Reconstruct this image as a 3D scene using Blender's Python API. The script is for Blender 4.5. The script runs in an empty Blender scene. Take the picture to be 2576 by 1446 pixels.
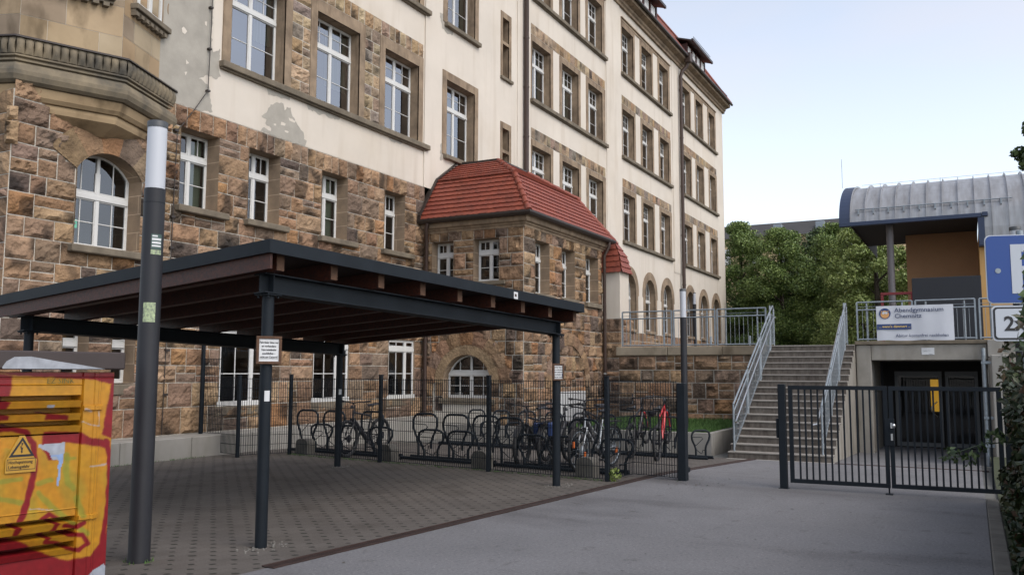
import bpy, math, random
import numpy as np
from mathutils import Vector, Matrix, noise
R = math.radians
random.seed(7)
sc = bpy.context.scene
COL = sc.collection

# ---------------------------------------------------------------- camera
YAW, PITCH, ROLL, F = .4907, .0979, .0026, 2160.6 / 2576
cd = bpy.data.cameras.new('camera'); cam = bpy.data.objects.new('camera', cd); COL.objects.link(cam)
cd.sensor_width = 36; cd.lens = 36 * F; cd.clip_start = .05; cd.clip_end = 3000
_v = Vector((math.cos(YAW), math.sin(YAW), 0)); _r = Vector((math.sin(YAW), -math.cos(YAW), 0)); _u = Vector((0, 0, 1))
_fw = _v * math.cos(PITCH) + _u * math.sin(PITCH); _up = -_v * math.sin(PITCH) + _u * math.cos(PITCH)
_r2 = _r * math.cos(ROLL) + _up * math.sin(ROLL); _up2 = -_r * math.sin(ROLL) + _up * math.cos(ROLL)
M = Matrix.Identity(4)
for i in range(3):
    M[i][0], M[i][1], M[i][2] = _r2[i], _up2[i], -_fw[i]
M.translation = (0, 0, 1.8)
cam.matrix_world = M
sc.camera = cam

# ---------------------------------------------------------------- world, sun, exposure
SUN_EL, SUN_AZ = R(46), R(196)          # azimuth measured clockwise from +Y
w = bpy.data.worlds.new('World'); sc.world = w; w.use_nodes = True
nt = w.node_tree; bg = nt.nodes['Background']
sky = nt.nodes.new('ShaderNodeTexSky'); sky.sky_type = 'NISHITA'; sky.sun_disc = False
sky.sun_elevation = SUN_EL; sky.sun_rotation = SUN_AZ; sky.altitude = 300
sky.air_density = 1.0; sky.dust_density = 2.2; sky.ozone_density = 2.0
hs = nt.nodes.new('ShaderNodeHueSaturation'); hs.inputs['Saturation'].default_value = .47; hs.inputs['Value'].default_value = 1.16   # thin evening haze pales the blue
nt.links.new(sky.outputs[0], hs.inputs['Color'])
# faint high cirrus
_tc = nt.nodes.new('ShaderNodeTexCoord'); _mp = nt.nodes.new('ShaderNodeMapping'); _mp.inputs['Scale'].default_value = (1.2, 1.2, 3.5); nt.links.new(_tc.outputs['Generated'], _mp.inputs['Vector'])
_n = nt.nodes.new('ShaderNodeTexNoise'); _n.inputs['Scale'].default_value = 2.2; _n.inputs['Detail'].default_value = 7; nt.links.new(_mp.outputs[0], _n.inputs['Vector'])
_r = nt.nodes.new('ShaderNodeMapRange'); _r.inputs[1].default_value = .45; _r.inputs[2].default_value = .8; _r.inputs[4].default_value = .5; nt.links.new(_n.outputs[0], _r.inputs[0])
_m = nt.nodes.new('ShaderNodeMix'); _m.data_type = 'RGBA'; _m.inputs[7].default_value = (3.6, 3.4, 3.5, 1); nt.links.new(_r.outputs[0], _m.inputs[0]); nt.links.new(hs.outputs[0], _m.inputs[6]); nt.links.new(_m.outputs[2], bg.inputs[0]); bg.inputs[1].default_value = .15
sl = bpy.data.lights.new('sun', 'SUN'); sl.energy = .78; sl.angle = R(35); sl.color = (1, .89, .76)
sun = bpy.data.objects.new('sun', sl); COL.objects.link(sun)
sd = Vector((math.sin(SUN_AZ) * math.cos(SUN_EL), math.cos(SUN_AZ) * math.cos(SUN_EL), math.sin(SUN_EL)))
sun.rotation_euler = sd.to_track_quat('Z', 'Y').to_euler()
sc.view_settings.view_transform = 'Standard'; sc.view_settings.look = 'None'; sc.view_settings.gamma = 1
sc.view_settings.exposure = .72
sc.render.engine = 'CYCLES'
sc.cycles.max_bounces = 6; sc.cycles.transparent_max_bounces = 12
sc.render.resolution_x = 1024; sc.render.resolution_y = 574

# ---------------------------------------------------------------- materials
MAT = {}
def mat(name, col, rough=.8, metal=0, spec=.5, noise_amt=0, nscale=3, bump=0, bscale=40, attr=False, island=None, emit=None, col2=None, detail=4, stretch=None, bdist=.01):
    m = bpy.data.materials.new(name); m.use_nodes = True; t = m.node_tree
    b = t.nodes['Principled BSDF']
    b.inputs['Roughness'].default_value = rough; b.inputs['Metallic'].default_value = metal
    b.inputs['Specular IOR Level'].default_value = spec
    c4 = (*col, 1); b.inputs['Base Color'].default_value = c4
    tc = t.nodes.new('ShaderNodeTexCoord'); vec = tc.outputs['Object']
    if stretch:
        mp = t.nodes.new('ShaderNodeMapping'); mp.inputs['Scale'].default_value = stretch
        t.links.new(vec, mp.inputs['Vector']); vec = mp.outputs['Vector']
    src = None
    if attr:
        a = t.nodes.new('ShaderNodeAttribute'); a.attribute_name = 'Col'; src = a.outputs['Color']
    if island:
        g = t.nodes.new('ShaderNodeNewGeometry'); rp = t.nodes.new('ShaderNodeValToRGB')
        el = rp.color_ramp.elements; el[0].color = (*island[0], 1); el[1].color = (*island[-1], 1)
        for i, cc in enumerate(island[1:-1], 1):
            e = el.new(i / (len(island) - 1)); e.color = (*cc, 1)
        t.links.new(g.outputs['Random Per Island'], rp.inputs[0]); src = rp.outputs[0]
    if noise_amt:
        n = t.nodes.new('ShaderNodeTexNoise'); n.inputs['Scale'].default_value = nscale; n.inputs['Detail'].default_value = detail
        n.inputs['Roughness'].default_value = .62
        t.links.new(vec, n.inputs['Vector'])
        rmp = t.nodes.new('ShaderNodeMapRange'); rmp.inputs[1].default_value = .3; rmp.inputs[2].default_value = .7
        t.links.new(n.outputs[0], rmp.inputs[0])
        mx = t.nodes.new('ShaderNodeMix'); mx.data_type = 'RGBA'
        t.links.new(rmp.outputs[0], mx.inputs[0])
        if src is None:
            mx.inputs[6].default_value = c4
            k = 1 - noise_amt
            mx.inputs[7].default_value = (*(col2 or tuple(x * k for x in col)), 1)
        else:
            mx.blend_type = 'MULTIPLY'; sc_ = t.nodes.new('ShaderNodeMath'); sc_.operation = 'MULTIPLY'; sc_.inputs[1].default_value = noise_amt
            t.links.new(rmp.outputs[0], sc_.inputs[0]); t.links.new(sc_.outputs[0], mx.inputs[0])
            t.links.new(src, mx.inputs[6]); mx.inputs[7].default_value = (*(col2 or (.25, .24, .23)), 1)
        src = mx.outputs[2]
    if src is not None: t.links.new(src, b.inputs['Base Color'])
    if bump:
        n2 = t.nodes.new('ShaderNodeTexNoise'); n2.inputs['Scale'].default_value = bscale; n2.inputs['Detail'].default_value = 5
        t.links.new(vec, n2.inputs['Vector'])
        bp = t.nodes.new('ShaderNodeBump'); bp.inputs['Strength'].default_value = bump; bp.inputs['Distance'].default_value = bdist
        t.links.new(n2.outputs[0], bp.inputs['Height']); t.links.new(bp.outputs[0], b.inputs['Normal'])
    if emit:
        b.inputs['Emission Color'].default_value = (*emit[0], 1); b.inputs['Emission Strength'].default_value = emit[1]
    MAT[name] = m
    return m
mat('mortar', (.60, .56, .49), .95, noise_amt=.25, nscale=2, bump=.3)
mat('stone', (.3, .2, .13), .92, attr=True, noise_amt=.7, nscale=3.2, detail=9, bump=1, bscale=16, bdist=.045, col2=(.36, .33, .31))
mat('plaster', (.635, .575, .50), .9, noise_amt=.13, nscale=.5, bump=.25, bscale=60, bdist=.004, detail=8)
mat('render_grey', (.37, .345, .30), .95, noise_amt=.2, nscale=2.5, bump=.3)
mat('trim', (.33, .245, .165), .9, noise_amt=.5, nscale=1.7, col2=(.15, .11, .075), bump=.4, bscale=18, detail=8)
mat('sill_stone', (.20, .165, .12), .9, noise_amt=.5, nscale=2.4, bump=.4, bscale=18, detail=7)
mat('oriel_stone', (.40, .29, .17), .9, attr=True, noise_amt=.35, nscale=.9, detail=8, bump=.25, bscale=14)
mat('ring_stone', (.25, .20, .13), .9, noise_amt=.65, nscale=1.6, col2=(.065, .06, .05), bump=.3, bscale=14, detail=7)
mat('white_paint', (.60, .60, .585), .45, noise_amt=.06, nscale=5)
mat('tile_left', (.255, .06, .033), .6, noise_amt=.35, nscale=2.2, col2=(.18, .042, .028), bump=.25, bscale=30, detail=6)
mat('tile_old', (.25, .075, .05), .75, noise_amt=.3, nscale=1, col2=(.18, .06, .045), bump=.4, bscale=20)
mat('anthracite', (.012, .0165, .022), .55, spec=.2, noise_amt=.25, nscale=4, bump=.06, bscale=80)
mat('lamp_pole', (.025, .026, .031), .5, spec=.3, noise_amt=.15, nscale=3)
mat('lamp_cap', (.05, .055, .06), .5)
mat('lamp_glass', (.47, .49, .53), .35)
mat('gutter', (.035, .026, .022), .5, noise_amt=.2, nscale=4)
mat('downpipe', (.055, .032, .024), .55, noise_amt=.25, nscale=4)
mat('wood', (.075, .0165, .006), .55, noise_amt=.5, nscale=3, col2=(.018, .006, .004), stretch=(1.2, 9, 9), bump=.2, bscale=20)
mat('wood_end', (.11, .055, .03), .85, noise_amt=.5, nscale=14)
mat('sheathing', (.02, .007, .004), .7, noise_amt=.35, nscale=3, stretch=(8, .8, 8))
mat('roof_felt', (.05, .055, .06), .8)
mat('galv', (.31, .35, .385), .45, metal=.55, noise_amt=.3, nscale=9, bump=.05)
mat('steel', (.62, .63, .64), .28, metal=1)
mat('concrete', (.315, .295, .26), .9, noise_amt=.3, nscale=1.6, bump=.25, bscale=35, detail=8)
mat('concrete_light', (.30, .287, .262), .9, noise_amt=.22, nscale=1.1, bump=.2, bscale=35, detail=8)
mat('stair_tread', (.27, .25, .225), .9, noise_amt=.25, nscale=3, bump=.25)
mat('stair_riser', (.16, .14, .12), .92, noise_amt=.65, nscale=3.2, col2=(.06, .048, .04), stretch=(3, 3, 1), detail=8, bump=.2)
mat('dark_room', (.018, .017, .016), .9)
mat('asphalt', (.168, .167, .175), .9, noise_amt=.22, nscale=.6, detail=10, bump=.7, bscale=140, bdist=.008)
mat('ground', (.14, .14, .13), .95, noise_amt=.3, nscale=.3)
mat('rust', (.05, .027, .022), .8, noise_amt=.4, nscale=5)
mat('grass_soil', (.05, .06, .025), .95, noise_amt=.4, nscale=3)
mat('grass_blade', (.05, .12, .02), .75, island=[(.03, .07, .012), (.05, .12, .022), (.08, .15, .035)])
mat('lawn', (.035, .075, .02), .95, noise_amt=.4, nscale=2)
mat('leaf', (.05, .1, .02), .55, island=[(.06, .10, .024), (.10, .16, .034), (.15, .215, .05), (.21, .27, .075)])
mat('leaf_light', (.08, .13, .03), .55, island=[(.12, .17, .04), (.18, .235, .06), (.26, .31, .095)])
mat('leaf_dark', (.025, .05, .014), .55, island=[(.022, .045, .014), (.042, .075, .02), (.07, .11, .03)])
mat('ivy', (.03, .05, .015), .5, island=[(.008, .017, .006), (.018, .032, .010), (.035, .05, .014), (.055, .022, .01)])
mat('bark', (.07, .055, .04), .95, noise_amt=.4, nscale=6)
mat('zinc', (.40, .41, .43), .42, metal=.45, noise_amt=.45, nscale=1.2, col2=(.24, .235, .235), stretch=(1, 4, .6), detail=7)
mat('blue_metal', (.022, .038, .085), .5, noise_amt=.15, nscale=3)
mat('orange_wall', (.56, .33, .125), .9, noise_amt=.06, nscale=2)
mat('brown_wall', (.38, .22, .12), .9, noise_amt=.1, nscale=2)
mat('dark_panel', (.010, .012, .018), .6, noise_amt=.15, nscale=2)
mat('red_paint', (.17, .015, .018), .5)
mat('banner', (.56, .58, .63), .6, noise_amt=.05, nscale=2)
mat('navy', (.028, .055, .16), .6)
mat('text_navy', (.035, .055, .13), .7)
mat('text_gold', (.75, .52, .16), .7)
mat('text_dark', (.03, .03, .035), .7)
mat('owl_body', (.62, .33, .13), .8)
mat('paper', (.58, .59, .60), .7)
mat('sign_blue', (.012, .055, .24), .4)
mat('sign_white', (.46, .49, .54), .4)
mat('sign_black', (.015, .015, .018), .5)
mat('cab_paint', (.6, .3, .02), .42, attr=True, noise_amt=.3, nscale=6, bump=.08, bscale=50, detail=6)
mat('cab_lid', (.045, .032, .03), .55, noise_amt=.2, nscale=4)
mat('warn_yellow', (.40, .225, .03), .5)
mat('tyre', (.018, .018, .019), .8)
mat('bike_black', (.02, .02, .024), .35)
mat('bike_red', (.42, .025, .03), .3)
mat('bike_silver', (.5, .52, .54), .3, metal=.7)
mat('bike_blue', (.012, .035, .13), .5)
mat('reflector', (.7, .16, .03), .4)
mat('exit_green', (.02, .3, .14), .5, emit=((.1, .9, .5), .35))
mat('lit_yellow', (.7, .42, .05), .8, emit=((.9, .5, .05), .28))
mat('far_roof', (.045, .042, .042), .9, noise_amt=.2, nscale=.5)
mat('far_wall', (.62, .47, .27), .9)
mat('sticker_green', (.45, .55, .30), .6, noise_amt=.7, nscale=40, col2=(.12, .13, .12))
mat('sticker_dark', (.05, .09, .08), .6)
mat('gravel', (.22, .21, .19), .95, noise_amt=.6, nscale=25)
mat('sill_tin', (.6, .6, .59), .5)

def glass_mat(name, tint, ior, dark):
    m = bpy.data.materials.new(name); m.use_nodes = True; t = m.node_tree
    for n in list(t.nodes):
        if n.type == 'BSDF_PRINCIPLED': t.nodes.remove(n)
    out = [n for n in t.nodes if n.type == 'OUTPUT_MATERIAL'][0]
    tr = t.nodes.new('ShaderNodeBsdfTransparent'); tr.inputs[0].default_value = (*tint, 1)
    gl = t.nodes.new('ShaderNodeBsdfGlossy'); gl.inputs['Roughness'].default_value = .015; gl.inputs['Color'].default_value = (.95, .96, 1, 1)
    fr = t.nodes.new('ShaderNodeFresnel'); fr.inputs['IOR'].default_value = ior
    tc = t.nodes.new('ShaderNodeTexCoord'); n = t.nodes.new('ShaderNodeTexNoise'); n.inputs['Scale'].default_value = 1.2
    bp = t.nodes.new('ShaderNodeBump'); bp.inputs['Strength'].default_value = .06; bp.inputs['Distance'].default_value = .02
    t.links.new(tc.outputs['Object'], n.inputs['Vector']); t.links.new(n.outputs[0], bp.inputs['Height']); t.links.new(bp.outputs[0], gl.inputs['Normal'])
    mx = t.nodes.new('ShaderNodeMixShader')
    t.links.new(fr.outputs[0], mx.inputs[0]); t.links.new(tr.outputs[0], mx.inputs[1]); t.links.new(gl.outputs[0], mx.inputs[2])
    t.links.new(mx.outputs[0], out.inputs[0]); MAT[name] = m
glass_mat('glass', (.75, .78, .76), 3.4, 0); glass_mat('glass_door', (.6, .62, .6), 1.45, 0); glass_mat('glass_low', (.75, .78, .76), 2.0, 0)  # glass_low: weaker mirroring stands in for the dark reflections in the lower windows

def paver_mat():
    m = mat('pavers', (.125, .110, .098), .9, noise_amt=.3, nscale=.7, detail=8, bump=.4, bscale=120, bdist=.005)
    t = m.node_tree; b = t.nodes['Principled BSDF']
    tc = t.nodes.new('ShaderNodeTexCoord'); mp = t.nodes.new('ShaderNodeMapping'); mp.inputs['Rotation'].default_value = (0, 0, R(6))
    t.links.new(tc.outputs['Object'], mp.inputs['Vector'])
    br = t.nodes.new('ShaderNodeTexBrick'); br.inputs['Scale'].default_value = 1
    br.inputs['Color1'].default_value = (1, 1, 1, 1); br.inputs['Color2'].default_value = (.9, .89, .88, 1); br.inputs['Mortar'].default_value = (.78, .76, .74, 1)
    br.inputs['Mortar Size'].default_value = .006; br.inputs['Brick Width'].default_value = .24; br.inputs['Row Height'].default_value = .16
    t.links.new(mp.outputs[0], br.inputs['Vector'])
    # dark drainage gaps where the stones meet
    sep = t.nodes.new('ShaderNodeSeparateXYZ'); t.links.new(mp.outputs[0], sep.inputs[0])
    def mth(op, a, bb=None):
        n = t.nodes.new('ShaderNodeMath'); n.operation = op
        for i, q in enumerate((a, bb)):
            if q is None: continue
            if isinstance(q, (int, float)): n.inputs[i].default_value = q
            else: t.links.new(q, n.inputs[i])
        return n.outputs[0]
    fy = mth('DIVIDE', sep.outputs[1], .16); row = mth('FLOOR', fy); par = mth('MULTIPLY', mth('MODULO', mth('ABSOLUTE', row), 2), .5)
    fx = mth('ADD', mth('DIVIDE', sep.outputs[0], .24), par)
    dx = mth('MULTIPLY', mth('SUBTRACT', mth('FRACT', fx), .5), .24); dy = mth('MULTIPLY', mth('SUBTRACT', mth('FRACT', fy), .5), .16)
    wn = t.nodes.new('ShaderNodeTexNoise'); wn.inputs['Scale'].default_value = 9; t.links.new(mp.outputs[0], wn.inputs['Vector'])
    rad = mth('MULTIPLY', wn.outputs[0], .064)
    d = mth('SQRT', mth('ADD', mth('MULTIPLY', dx, dx), mth('MULTIPLY', dy, dy)))
    hole = mth('LESS_THAN', d, rad)
    src = b.inputs['Base Color'].links[0].from_socket
    m1 = t.nodes.new('ShaderNodeMix'); m1.data_type = 'RGBA'; m1.blend_type = 'MULTIPLY'; m1.inputs[0].default_value = 1
    t.links.new(src, m1.inputs[6]); t.links.new(br.outputs[0], m1.inputs[7])
    m2 = t.nodes.new('ShaderNodeMix'); m2.data_type = 'RGBA'; m2.inputs[7].default_value = (.028, .026, .02, 1)
    t.links.new(hole, m2.inputs[0]); t.links.new(m1.outputs[2], m2.inputs[6]); t.links.new(m2.outputs[2], b.inputs['Base Color'])
paver_mat()
def over(mname, build):
    """multiply a second procedural pattern into a material's base colour"""
    t = MAT[mname].node_tree; b = t.nodes['Principled BSDF']; src = b.inputs['Base Color'].links[0].from_socket
    tc = t.nodes.new('ShaderNodeTexCoord'); fac, col = build(t, tc.outputs['Object'])
    m = t.nodes.new('ShaderNodeMix'); m.data_type = 'RGBA'; m.blend_type = 'MULTIPLY'; m.inputs[7].default_value = (*col, 1)
    t.links.new(fac, m.inputs[0]); t.links.new(src, m.inputs[6]); t.links.new(m.outputs[2], b.inputs['Base Color'])
def noise_fac(scale, lo, hi, stretch=(1, 1, 1), detail=4):
    def f(t, vec):
        mp = t.nodes.new('ShaderNodeMapping'); mp.inputs['Scale'].default_value = stretch; t.links.new(vec, mp.inputs['Vector'])
        n = t.nodes.new('ShaderNodeTexNoise'); n.inputs['Scale'].default_value = scale; n.inputs['Detail'].default_value = detail; t.links.new(mp.outputs[0], n.inputs['Vector'])
        r = t.nodes.new('ShaderNodeMapRange'); r.inputs[1].default_value = lo; r.inputs[2].default_value = hi; t.links.new(n.outputs[0], r.inputs[0]); return r.outputs[0]
    return f
def pattern(mname, scale, lo, hi, col, stretch=(1, 1, 1), detail=4):
    f = noise_fac(scale, lo, hi, stretch, detail); over(mname, lambda t, v: (f(t, v), col))
pattern('asphalt', 30, .5, .7, (.7, .7, .71), detail=6)          # aggregate
pattern('asphalt', 60, .62, .66, (1.5, 1.45, 1.4), detail=1)
pattern('asphalt', .9, .55, .75, (.62, .6, .6), (1, .35, 1), 8)    # worn and stained bands
pattern('asphalt', 3.2, .62, .72, (.72, .70, .68), detail=8)
pattern('pavers', 70, .5, .72, (.62, .61, .6), detail=2)
pattern('pavers', 1.3, .5, .75, (.66, .64, .6), detail=8)
pattern('plaster', 1.4, .52, .8, (.84, .81, .77), (1.6, 1.6, .16), 7)  # rain streaks
pattern('plaster', .35, .5, .7, (.95, .93, .9), detail=9)
pattern('oriel_stone', 2.2, .52, .72, (.42, .40, .36), (1, 1, .5), 9)
pattern('oriel_stone', .8, .5, .8, (.7, .66, .6), detail=8)
mat('ashlar', (.31, .225, .148), .9, noise_amt=.45, nscale=1.9, col2=(.17, .125, .088), bump=.4, bscale=18, detail=8)
def _joints(t, vec):
    sp = t.nodes.new('ShaderNodeSeparateXYZ'); t.links.new(vec, sp.inputs[0]); ad = t.nodes.new('ShaderNodeMath'); t.links.new(sp.outputs[0], ad.inputs[0]); t.links.new(sp.outputs[1], ad.inputs[1])
    cb = t.nodes.new('ShaderNodeCombineXYZ'); t.links.new(ad.outputs[0], cb.inputs[0]); t.links.new(sp.outputs[2], cb.inputs[1])
    br = t.nodes.new('ShaderNodeTexBrick'); br.inputs['Scale'].default_value = 1; br.inputs['Brick Width'].default_value = 1.3; br.inputs['Row Height'].default_value = .39; br.inputs['Mortar Size'].default_value = .008; t.links.new(cb.outputs[0], br.inputs['Vector']); return br.outputs['Fac'], (1.9, 2.0, 2.15)
over('ashlar', _joints)
pattern('trim', 3, .5, .75, (.62, .58, .54), (2, 2, .35), 8)
pattern('concrete', 2, .5, .78, (.62, .58, .52), (1.5, 1.5, .25), 8)
pattern('concrete_light', 2, .5, .8, (.7, .68, .63), (1.5, 1.5, .25), 8)
pattern('tile_left', 7, .52, .7, (.72, .74, .72), (1, 1, 1), 6)
pattern('tile_left', 1.1, .55, .75, (.75, .8, .78), detail=8)

# ---------------------------------------------------------------- mesh helpers
WL = {}
def put(o, parent=None, world=True):
    COL.objects.link(o)
    if parent is not None:
        o.parent = parent
        if world: o.location = -WL.get(parent.name, Vector()); WL[o.name] = Vector()
        else: WL[o.name] = WL.get(parent.name, Vector())
    else: WL[o.name] = Vector(o.location)
    return o
class MB:
    def __init__(s): s.v = []; s.f = []; s.m = []; s.sm = []; s.c = None
    def add(s, vs, fs, mi=0, smooth=False, cols=None):
        n = len(s.v); s.v.extend([tuple(p) for p in vs])
        for f in fs: s.f.append([i + n for i in f]); s.m.append(mi); s.sm.append(smooth)
        if cols is not None:
            if s.c is None: s.c = [(1, 1, 1)] * n
            s.c.extend(cols)
        elif s.c is not None: s.c.extend([(1, 1, 1)] * len(vs))
    def box(s, x0, x1, y0, y1, z0, z1, mi=0, T=None):
        vs = [(x, y, z) for z in (z0, z1) for y in (y0, y1) for x in (x0, x1)]
        if T is not None: vs = [tuple(T(*p)) for p in vs]
        s.add(vs, [(0, 2, 3, 1), (4, 5, 7, 6), (0, 1, 5, 4), (2, 6, 7, 3), (0, 4, 6, 2), (1, 3, 7, 5)], mi)
    def bbox(s, x0, x1, y0, y1, z0, z1, b=.01, mi=0, T=None):
        # box with chamfered vertical and horizontal edges (cheap bevel)
        vs = []; 
        for (sx, sy, sz) in [(i, j, k) for k in (0, 1) for j in (0, 1) for i in (0, 1)]:
            X = (x0, x1)[sx]; Y = (y0, y1)[sy]; Z = (z0, z1)[sz]
            bx = b if sx == 0 else -b; by = b if sy == 0 else -b; bz = b if sz == 0 else -b
            vs += [(X, Y + by, Z + bz), (X + bx, Y, Z + bz), (X + bx, Y + by, Z)]
        def I(i, j, k, a): return ((k * 4 + j * 2 + i) * 3) + a
        fs = []
        for i in (0, 1): fs.append([I(i, 0, 0, 0), I(i, 1, 0, 0), I(i, 1, 1, 0), I(i, 0, 1, 0)])
        for j in (0, 1): fs.append([I(0, j, 0, 1), I(1, j, 0, 1), I(1, j, 1, 1), I(0, j, 1, 1)])
        for k in (0, 1): fs.append([I(0, 0, k, 2), I(1, 0, k, 2), I(1, 1, k, 2), I(0, 1, k, 2)])
        for j in (0, 1):
            for k in (0, 1): fs.append([I(0, j, k, 1), I(1, j, k, 1), I(1, j, k, 2), I(0, j, k, 2)])
            for i in (0, 1): fs.append([I(i, j, 0, 0), I(i, j, 1, 0), I(i, j, 1, 1), I(i, j, 0, 1)])
        for i in (0, 1):
            for k in (0, 1): fs.append([I(i, 0, k, 0), I(i, 1, k, 0), I(i, 1, k, 2), I(i, 0, k, 2)])
            for j in (0, 1):
                for k in (0, 1): fs.append([I(i, j, k, 0), I(i, j, k, 1), I(i, j, k, 2)])
        if T is not None: vs = [tuple(T(*p)) for p in vs]
        s.add(vs, fs, mi)
    def quad(s, a, b, c, d, mi=0): s.add([a, b, c, d], [(0, 1, 2, 3)], mi)
    def poly(s, pts, mi=0): s.add(pts, [list(range(len(pts)))], mi)
    def tube(s, path, r, n=8, mi=0, cap=True, smooth=True):
        path = [Vector(p) for p in path]; rr = r if isinstance(r, (list, tuple)) else [r] * len(path)
        vs = []; prev = None
        for i, p in enumerate(path):
            a = path[max(0, i - 1)]; b = path[min(len(path) - 1, i + 1)]; t = (b - a).normalized()
            if prev is None:
                h = Vector((0, 0, 1)) if abs(t.z) < .9 else Vector((1, 0, 0)); e1 = t.cross(h).normalized()
            else:
                e1 = prev - t * prev.dot(t); e1.normalize()
            prev = e1; e2 = t.cross(e1)
            for k in range(n):
                q = 2 * math.pi * k / n; vs.append(p + (e1 * math.cos(q) + e2 * math.sin(q)) * rr[i])
        fs = []
        for i in range(len(path) - 1):
            for k in range(n): fs.append((i * n + k, i * n + (k + 1) % n, (i + 1) * n + (k + 1) % n, (i + 1) * n + k))
        s.add(vs, fs, mi, smooth)
        if cap: 
            L = len(path) - 1
            s.add([vs[k] for k in range(n)], [list(range(n))[::-1]], mi); s.add([vs[L * n + k] for k in range(n)], [list(range(n))], mi)
    def beam(s, a, b, w, h, mi=0, up=(0, 0, 1)):
        # rectangular bar from a to b, w across, h along up, centred
        a = Vector(a); b = Vector(b); t = (b - a).normalized(); u = Vector(up); u = (u - t * u.dot(t)).normalized(); e = t.cross(u)
        vs = []
        for p in (a, b):
            for q, k in ((-1, -1), (1, -1), (1, 1), (-1, 1)): vs.append(p + e * (w / 2 * q) + u * (h / 2 * k))
        s.add(vs, [(3, 2, 1, 0), (4, 5, 6, 7), (0, 1, 5, 4), (1, 2, 6, 5), (2, 3, 7, 6), (3, 0, 4, 7)], mi)
    def lathe(s, cx, cy, prof, n=24, mi=0, smooth=True):
        vs = []
        for r, z in prof:
            for k in range(n):
                q = 2 * math.pi * k / n; vs.append((cx + r * math.cos(q), cy + r * math.sin(q), z))
        fs = []
        for i in range(len(prof) - 1):
            for k in range(n): fs.append((i * n + k, i * n + (k + 1) % n, (i + 1) * n + (k + 1) % n, (i + 1) * n + k))
        s.add(vs, fs, mi, smooth)
        s.add([(cx, cy, prof[-1][1])] + vs[-n:], [(0, 1 + k, 1 + (k + 1) % n) for k in range(n)], mi)
    def mesh(s, name, mats):
        me = bpy.data.meshes.new(name); me.from_pydata(s.v, [], s.f)
        if not isinstance(mats, (list, tuple)): mats = [mats]
        for m_ in mats: me.materials.append(MAT[m_])
        me.polygons.foreach_set('material_index', s.m); me.polygons.foreach_set('use_smooth', s.sm)
        if s.c is not None:
            at = me.color_attributes.new('Col', 'FLOAT_COLOR', 'POINT')
            arr = np.ones((len(s.v), 4), np.float32); arr[:, :3] = np.array(s.c, np.float32); at.data.foreach_set('color', arr.ravel())
        me.update(); return me
    def build(s, name, mats, parent=None, world=True, loc=None, rz=None):
        o = bpy.data.objects.new(name, s.mesh(name, mats))
        put(o, parent, world)
        if loc is not None: o.location = loc; WL[o.name] = Vector(loc)
        if rz is not None: o.rotation_euler = (0, 0, rz)
        return o
def thing(name, label, cat, loc=(0, 0, 0), rz=0, group=None):
    o = bpy.data.objects.new(name, None); o.location = loc; o.rotation_euler = (0, 0, rz); o.empty_display_size = .2
    put(o); o['label'] = label; o['category'] = cat
    if group: o['group'] = group
    return o
def tag(o, label, cat, group=None):
    o['label'] = label; o['category'] = cat
    if group: o['group'] = group
    return o
def struct(o): o['kind'] = 'structure'; return o
def dup(root, loc, rz=None, label=None):
    def rec(o, par):
        c = o.copy(); COL.objects.link(c); c.parent = par
        for ch in o.children: rec(ch, c)
        return c
    r = rec(root, None); r.location = loc
    if rz is not None: r.rotation_euler = (0, 0, rz)
    if label: r['label'] = label
    return r
def text(body, size, mname, parent, O, U, V=(0, 0, 1), align='LEFT', depth=.0012, name='lettering', sx=1, world=True, bold=0):
    cu = bpy.data.curves.new('t', 'FONT'); cu.body = body; cu.size = size; cu.align_x = align; cu.resolution_u = 2; cu.extrude = depth; cu.offset = bold
    to = bpy.data.objects.new('t', cu); COL.objects.link(to)
    dg = bpy.context.evaluated_depsgraph_get(); me = bpy.data.meshes.new_from_object(to.evaluated_get(dg))
    bpy.data.objects.remove(to)
    U = Vector(U).normalized(); V = Vector(V).normalized(); N = U.cross(V)
    mm = Matrix.Identity(4)
    for i in range(3): mm[i][0] = U[i] * sx; mm[i][1] = V[i]; mm[i][2] = N[i]
    mm.translation = O; me.transform(mm); me.materials.clear(); me.materials.append(MAT[mname]); me.name = name
    o = bpy.data.objects.new(name, me); put(o, parent, world); return o

def gz(x, y=0):
    return 0 if x < 15 else -.031 * (min(x, 24.7) - 15)

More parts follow.
